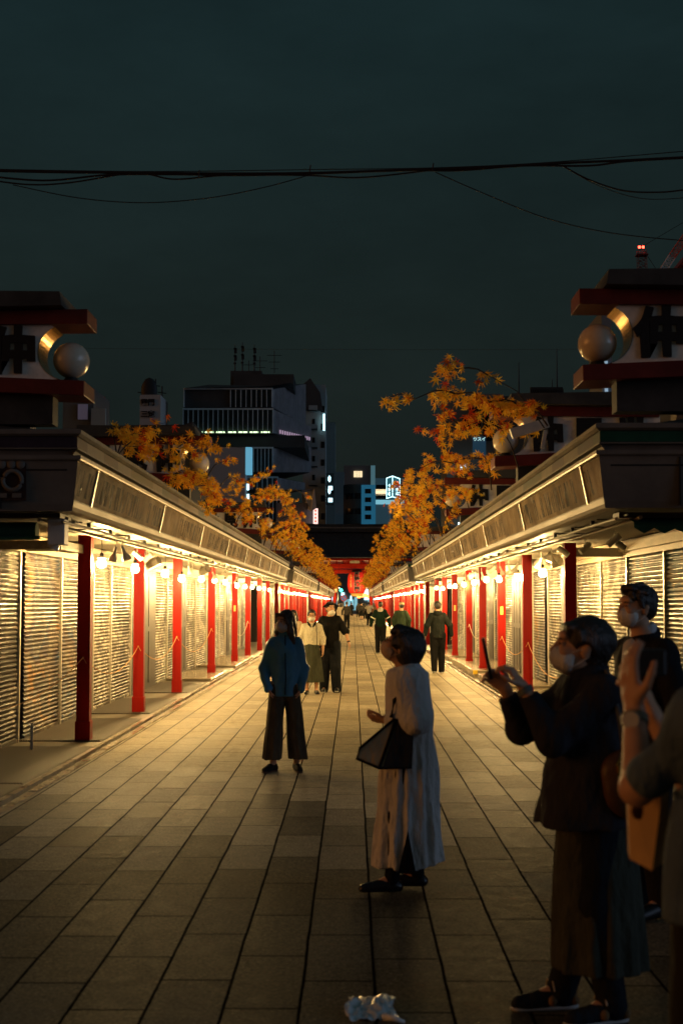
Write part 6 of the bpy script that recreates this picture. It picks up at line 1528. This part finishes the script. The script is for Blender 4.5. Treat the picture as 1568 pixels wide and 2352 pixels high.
# 5 person at the right edge raising a camera
def p_edge():
    Y = 3.4
    def w_(px, py, d=0.): return P(px, py, Y+d)
    base = V((.93, 3.30, 0))
    D = person('blurred person cut off at the right edge, denim shirt, bare forearm raised, wristwatch', base, R(-165), 1.76,
        dict(), h=.007, Rm=rotm(0, R(8)), build=1.05)
    k = D['k']; Mi = (Matrix.Translation(base) @ Matrix.Rotation(R(-165), 4, 'Z')).inverted(); L_ = lambda p: Mi @ V(p)
    # rebuild the arms in place: left arm (viewer side) raised to eye level
    S0 = D['body']; keep = [o for i, o in enumerate(S0.ops)]
    sh, el, wr = L_(w_(1600,1640,.05)), L_(w_(1463,1812,.0)), L_(w_(1457,1632,.12))
    # drop default arm ops on that side: they are the ops touching shL/elL/wrL and its hand
    def near(o, pts, tol=.16): return any(np.linalg.norm(o[1]-np.array(p, 'f')) < tol for p in pts)
    side = 'R' if (D['shR']-sh).length < (D['shL']-sh).length else 'L'
    oth = 'L' if side == 'R' else 'R'
    bad = [D['el'+q] for q in 'LR']+[D['wr'+q] for q in 'LR']+[D['wr'+q]+V((0,-.02,-.1)) for q in 'LR']
    S0.ops = [o for o in keep if not (near(o, bad, .19) or (o[0] == 'c' and any(np.linalg.norm(o[2]-np.array(D['el'+q], 'f')) < .03 for q in 'LR')))]
    s = S0; s.cap(D['sh'+side], el, .052, .044, .03); s.cap(el, wr, .038, .026, .012)
    el2 = L_(base+V((-.05,.30,1.16))); wr2 = L_(w_(1512,1668,.30))
    s.cap(D['sh'+oth], el2, .052, .042, .03); s.cap(el2, wr2, .042, .027, .012)
    dn = (L_(V((0,0,1)))-L_(V((0,0,0))))
    def dirl(v): return (L_(V(v))-L_(V((0,0,0)))).normalized()
    hand(s, wr, dirl((-.12,.25,1)), dirl((.9,.3,.1)), dirl((.75,.25,.55)), .38, 1.08, 1.25, .0088)
    hand(s, wr2, dirl((-.35,.2,1)), dirl((-.8,.3,.3)), dirl((.1,.9,.3)), .7, 1.05, .8, .0088)
    DN = cloth('blue_grey_denim', (.085,.125,.17), .25, 6, .85, .5, 120)
    t = torso(D, .045, .86); t.cap(D['sh'+side], el.lerp(D['sh'+side], .22), .064, .052, .04)
    t.cap(D['sh'+oth], el2, .085, .072, .04); t.skirt((0,0,1.2*k), (0,0,.92*k), (.20*k,.16*k), (.22*k,.18*k), 6, .04)
    part(D, 'denim_shirt', t, DN, .009, noise=.008, nf=14, cuts=[neckcut(D, .03), ((0,0,.93*k), (0,0,-1))])
    t = S(); t.cap((0,0,.945*k), (0,0,.925*k), .20*k, .20*k, .03, ((0,1,0), .8)); part(D, 'belt', t, mat('orange_belt', (.42,.13,.04), .6), .008, cuts=[((0,0,.955*k),(0,0,1)), ((0,0,.915*k),(0,0,-1))])
    t = legs(D, .118, .105, .095, .95); part(D, 'trousers', t, cloth('black_loose_trousers', (.02,.018,.014)), .01, noise=.004, nf=13)
    for q in 'LR': shoe(D, q, BSHOE)
    hair(D, 'short'); face_mask(D)
    finish(D, True, .0055)
    mb = MB(); g = (wr-el).normalized(); c = wr-g*.03; mb.tube([c-g*.012, c+g*.012], .034, 18); o = inst('watch_strap', mb.mesh('watch_strap', mat('olive_strap', (.16,.15,.09), .5)), D['o'], (0,0,0))
    toC = dirl((-.45,-.9,.1)); mb = MB(); q1 = c+toC*.031; mb.tube([q1, q1+toC*.010], .021, 20); inst('watch_case', mb.mesh('watch_case', mat('steel_watch_case', (.62,.58,.5), .25, metal=.4)), D['o'], (0,0,0))
    # camera body held between the hands
    cc = w_(1478,1528,.22); e = empty('camera', cc, 'black compact camera raised between two hands at the right edge', 'camera')
    mb = MB(); mb.box(cc.x-.045, cc.x+.055, cc.y-.02, cc.y+.02, cc.z-.03, cc.z+.04); mb.obj('camera_body', mat('camera_black', (.02,.02,.02), .4), e, .008)
    mb = MB(); mb.tube([cc+V((0,.02,0)), cc+V((0,.06,0))], .026, 18); mb.obj('lens', M['black'], e)
    # paper bag
    bt = w_(1490,1812,.14); bb = w_(1500,1992,.14); e = empty('paper_bag', bb, 'orange-brown kraft paper bag hanging below the raised forearm at the right edge', 'paper bag')
    a_, b_, c_, d_ = w_(1440,1808,.10), w_(1537,1815,.10), w_(1532,1975,.10), w_(1446,1975,.10); f_ = w_(1497,2002,.04); g_ = w_(1520,1818,.04)
    mb = MB(); T = V((.015,.10,0))
    mb.add([a_, g_, f_, d_, b_, c_, a_+T, b_+T, c_+T, d_+T], [(0,3,2,1),(1,2,5,4),(4,5,8,7),(0,6,9,3),(6,7,8,9),(3,9,8,5,2)]); bo = mb.obj('bag_body', mat('kraft_paper', (.52,.33,.14), .7, var=.1, vscale=9, bump=.1), e)
    mb = MB(); m0 = a_.lerp(g_, .45)+V((0,-.004,-.055)); mb.ball(m0+V((-.012,0,0)), .018, 8, 0, (1,.12,1.1)); mb.ball(m0+V((.016,-.004,-.006)), .016, 8, 0, (1,.12,1.1)); mb.obj('dark_print', mat('dark_brown_print', (.05,.02,.012), .6), bo)
    mb = MB(); mb.tube([a_.lerp(g_,.3), w_(1470,1760,.08), w_(1500,1750,.1), a_.lerp(g_,.8)], .003, 5); mb.obj('handle', bpy.data.materials['kraft_paper'], e)
p_edge()
# 6 man in black T-shirt and bucket hat
def p_hat():
    D = person('smiling man in black T-shirt and black hat with mask under his chin, walking', at(758, 26.8), R(-4), 1.68,
        dict(elL=(.29,.03,1.15), elR=(-.235,.06,1.13), wrL=(.36,-.05,.94), wrR=(-.235,-.12,.96), handR=((.2,-.8,-.5),(1,0,0),(0,-.5,1),.8), head=(.01,-.03,1.585),
             knL=(.11,-.06,.49), knR=(-.10,0,.48), anL=(.12,-.02,.085), anR=(-.12,.06,.085), toL=(.14,-.17,.05)), h=.009, Rm=rotm(R(28), R(14)), build=1.14)
    k = D['k']; s = torso(D, .03, .86)
    for q in 'LR': sleeve(s, D, q, .03, .5)
    cl = [(D['el'+q].lerp(D['sh'+q], .12), (D['el'+q]-D['sh'+q]).normalized()) for q in 'LR']
    part(D, 'tshirt', s, BLK, .010, noise=.006, nf=14, cuts=[neckcut(D, .0, .3), ((0,0,.84*k), (0,0,-1))])
    part(D, 'trousers', legs(D, .108, .088, .078, .95, .05), NAVY, .011, noise=.004, nf=13)
    for q in 'LR': shoe(D, q, BSHOE, WSOLE)
    hair(D, 'short'); f = D['f']; mb = MB(); kk = D['hk']
    s = S(); s.ell(f(0,.022,.065), [.090*kk,.102*kk,.078*kk], D['Rm']); s.ell(f(0,.01,.058), [.135*kk,.150*kk,.014*kk], D['Rm'], .02); part(D, 'hat', s, BLK, .008)
    face_mask(D, None, .045); s = S(); s.ell(f(0,-.088,-.058), [.018*kk,.006*kk,.004*kk], D['Rm']); part(D, 'smile', s, mat('teeth', (.6,.55,.48), .4), .003); finish(D)
    w_ = D['wrL']; mb = MB(); g = (w_-D['elL']).normalized(); mb.tube([w_-g*.03, w_-g*.005], .033, 12); inst('wrist_watch', mb.mesh('wrist_watch', M['black']), D['o'], (0,0,0))
    X = at(716, 26.6); e = empty('white_pouch', (X[0]+.02, 26.55, 1.0), 'white cloth pouch carried by the man in black T-shirt', 'pouch')
    s = S(); s.ell((0,0,0), (.09,.05,.10), None, .03); s.ell((.04,0,-.04), (.10,.045,.06), None, .03); inst('pouch_body', s.mesh('pouch_body', cloth('white_canvas', (.65,.6,.48), .1), .01, noise=.006, nf=30), e, (0,0,0))
    mb = MB(); mb.tube([(-.04,0,.07),(-.06,0,.24),(-.09,0,.34)], .008, 6); inst('strap', mb.mesh('strap', MASKW), e, (0,0,0))
p_hat()
# 7 woman in white lace blouse
def p_lace():
    D = person('woman in white lace blouse with black collar, glasses and mask beside the man in black', at(716, 26.2), R(3), 1.54, dict(elL=(.225,.04,1.13), elR=(-.225,.04,1.13)), h=.009, Rm=rotm(0, R(-2)), hk=1.03)
    k = D['k']; s = torso(D, .026, .98)
    for q in 'LR': sleeve(s, D, q, .022, .8, .05)
    part(D, 'blouse', s, cloth('cream_lace', (.62,.57,.42), .3, 60, .9, 1., 90), .010, noise=.003, cuts=[neckcut(D, .0, .2), ((0,0,.99*k), (0,0,-1))])
    s = S(); s.cap((-.06*k,-.075*k,1.42*k), (-.02*k,-.115*k,1.36*k), .026*k, .012*k, .01); s.cap((.06*k,-.075*k,1.42*k), (.02*k,-.115*k,1.36*k), .026*k, .012*k, .01); s.cap((-.07*k,0,1.44*k), (.07*k,0,1.44*k), .03*k, .03*k, .02)
    part(D, 'collar', s, BLK, .008)
    s = S(); s.skirt((0,0,1.06*k), (0,0,.25*k), (.13*k,.11*k), (.24*k,.22*k), 12, .05, .02, .7); part(D, 'skirt', s, cloth('dark_olive_skirt', (.05,.055,.036), .25), .011)
    for q in 'LR': shoe(D, q, BSHOE)
    hair(D, 'tied'); face_mask(D); f = D['f']; mb = MB(); kk = D['hk']
    for q in (-1, 1): mb.tube([f(q*.034+.024*math.cos(a*math.pi/6), -.104, .004+.017*math.sin(a*math.pi/6)) for a in range(13)], .002*kk, 5); mb.tube([f(q*.058,-.103,.008), f(q*.078,.0,.004)], .002*kk, 5)
    mb.tube([f(-.012,-.105,.006), f(.012,-.105,.006)], .002*kk, 5); inst('glasses', mb.mesh('glasses', BLK), D['o'], (0,0,0))
    mb = MB(); mb.tube([(.09*k,-.09*k,1.40*k),(.10*k,-.16*k,1.2*k),(.10*k,-.165*k,1.0*k),(.08*k,-.20*k,.93*k)], .006, 5); b = inst('bag_strap', mb.mesh('bag_strap', BLK), D['o'], (0,0,0)); finish(D)
p_lace()
def simple(label, px, Y, rz, H, top, bottom, hairm='short', J={}, dress=None, hcol=None, build=1.05, mask=False, h=.011, hem=.86, noise=.005, Rm=None, extra=None, skirtr=None, slv=1., shoes=None):
    D = person(label, at(px, Y), rz, H, J, h=h, build=build, Rm=Rm); k = D['k']
    s = torso(D, .03, hem)
    for q in 'LR': sleeve(s, D, q, .022, slv)
    if dress: s.skirt((0,0,1.15*k), (0,0,dress*k), (.16*k,.13*k), (.22*k,.20*k), 9, .04, .04, .8)
    part(D, 'coat' if dress else 'top', s, top, h, noise=noise, nf=16, cuts=[neckcut(D, .01), ((0,0,min(hem, dress or 9)*k), (0,0,-1))])
    if skirtr: s = S(); s.skirt((0,0,1.02*k), (0,0,skirtr*k), (.13*k,.11*k), (.26*k,.24*k), 10, .06, .02, .8); part(D, 'skirt', s, bottom, h)
    else: part(D, 'trousers', legs(D, .098, .078, .062, .95, .05), bottom, h, noise=.003, nf=13)
    for q in 'LR': shoe(D, q, shoes or BSHOE, WSOLE if not skirtr else None)
    if hairm: hair(D, hairm, hcol, .009)
    if mask: face_mask(D)
    if extra: extra(D)
    finish(D, mask); return D
walkL = dict(knL=(.09,-.10,.50), knR=(-.09,.02,.48), anL=(.09,-.05,.10), anR=(-.09,.14,.12), toR=(-.09,-.0,.03), elL=(.24,.08,1.13), elR=(-.24,.02,1.13))
walkR = dict(knL=(.09,.0,.49), knR=(-.09,-.08,.50), anL=(.09,.12,.11), toL=(.09,-.02,.03), anR=(-.09,-.06,.085), toR=(-.10,-.22,.03), wrL=(.27,.06,.90), elL=(.27,.07,1.13), wrR=(-.25,-.12,.90))
simple('dark haired woman with white mask and long hair walking behind the lace blouse woman', 674, 31, R(4), 1.51, cloth('pale_knit', (.55,.42,.28)), DKG, 'long', {}, mask=True)
def hoodie(D):
    k = D['k']; s = S(); s.ell((0,.085*k,1.42*k), (.095*k,.06*k,.065*k), None, .02); s.cap((-.06*k,.0,1.46*k), (.06*k,.0,1.46*k), .035*k, .035*k, .02); part(D, 'hood', s, HOOD[0], .010)
HOOD = [None]
HOOD[0] = cloth('charcoal_hoodie', (.012,.015,.013)); 
simple('man in charcoal hoodie and black trousers walking away on the right side', 1004, 34.1, R(180), 1.70, HOOD[0], BLK, 'short', dict(walkR, elL=(.26,.02,1.13), wrL=(.30,-.03,.92), elR=(-.29,.02,1.13), wrR=(-.33,-.05,.91)), extra=hoodie, build=1.14, hem=.84)
HOOD[0] = cloth('grey_hood', (.45,.42,.38)); GJ = cloth('dark_green_jacket', (.005,.015,.008))
def bands(D):
    hoodie(D); k = D['k']
    for q in 'LR':
        a, b = D['sh'+q], D['el'+q]; c = a.lerp(b, .86); g = (b-a).normalized(); mb = MB(); mb.tube([c-g*.016, c+g*.016], .081*k, 16); inst('white_band', mb.mesh('white_band', cloth('white_stripe', (.65,.62,.5), .05)), D['o'], (0,0,0))
    for x in (-1, 1): mb = MB(); mb.tube([(x*.168*k,.02,.88*k),(x*.160*k,.02,1.05*k),(x*.155*k,.03,1.22*k)], .016, 8); inst('white_panel', mb.mesh('white_panel', bpy.data.materials['white_stripe']), D['o'], (0,0,0))
simple('young man in dark green jacket with white sleeve bands and pale hood walking away', 873, 46.8, R(178), 1.71, GJ, BLK, 'short', dict(walkL, elL=(.27,.03,1.14), elR=(-.27,.03,1.14), wrL=(.31,-.02,.93), wrR=(-.31,-.02,.93)), extra=bands, build=1.12, hem=.88)
def capx(D):
    f = D['f']; kk = D['hk']; s = S(); s.ell(f(0,.02,.06), [.088*kk,.102*kk,.072*kk], D['Rm']); s.ell(f(0,-.10,.045), [.062*kk,.065*kk,.010*kk], D['Rm'], .01); part(D, 'cap', s, cloth('beige_cap', (.55,.42,.24)), .008)
simple('man in a beige cap and faded green sweatshirt walking away beside the right columns', 921, 45.5, R(172), 1.68, cloth('faded_green_jersey', (.028,.045,.026)), DKG, 'short', dict(elL=(.26,.03,1.13), elR=(-.26,.03,1.13)), extra=capx, build=1.18, Rm=rotm(R(25)))
BEI = cloth('beige_coat', (.42,.36,.27)); WHT = cloth('white_jacket', (.6,.56,.46)); GRY = cloth('grey_coat', (.04,.036,.032))
simple('woman with long dark hair in a knee-length beige coat, far behind the man in hat', 783, 92, R(175), 1.66, BEI, BLK, 'long', walkL, dress=.45, h=.014)
simple('dark clothed man walking next to the far beige coat woman', 796, 90, R(170), 1.72, GRY, BLK, 'short', walkR, h=.014)
simple('far dark figure standing on the paving left of centre', 770, 128, R(180), 1.68, BLK, BLK, 'short', {}, h=.016)
simple('tiny person in black standing at the middle of the far street', 807, 172, R(180), 1.66, BLK, BLK, 'short', {}, h=.018)
simple('far woman in grey coat and flared black skirt walking towards the camera', 830, 136, R(-10), 1.62, GRY, BLK, 'long', walkL, h=.015, skirtr=.42)
simple('far man in pale jacket and long dark trousers lifting his arms, right of centre', 847, 104, R(165), 1.72, WHT, BLK, 'short', dict(elL=(.27,-.12,1.27), elR=(-.25,-.12,1.27), wrL=(.12,-.26,1.45), wrR=(-.10,-.26,1.45)), h=.014)
simple('far woman in dark coat half hidden beside the pale jacket man', 838, 145, R(180), 1.64, GRY, BLK, 'long', {}, h=.016)
simple('far person in brown partly hidden behind the green jacket man', 858, 112, R(-170), 1.64, cloth('brown_coat', (.18,.1,.06)), BLK, 'long', {}, h=.015)
simple('far person in black beside the left columns beyond the hat man', 777, 150, R(0), 1.64, BLK, BLK, 'short', {}, h=.017)
simple('far person in dark coat between the gate and the flared skirt woman', 822, 160, R(180), 1.62, GRY, BLK, 'long', {}, h=.017)
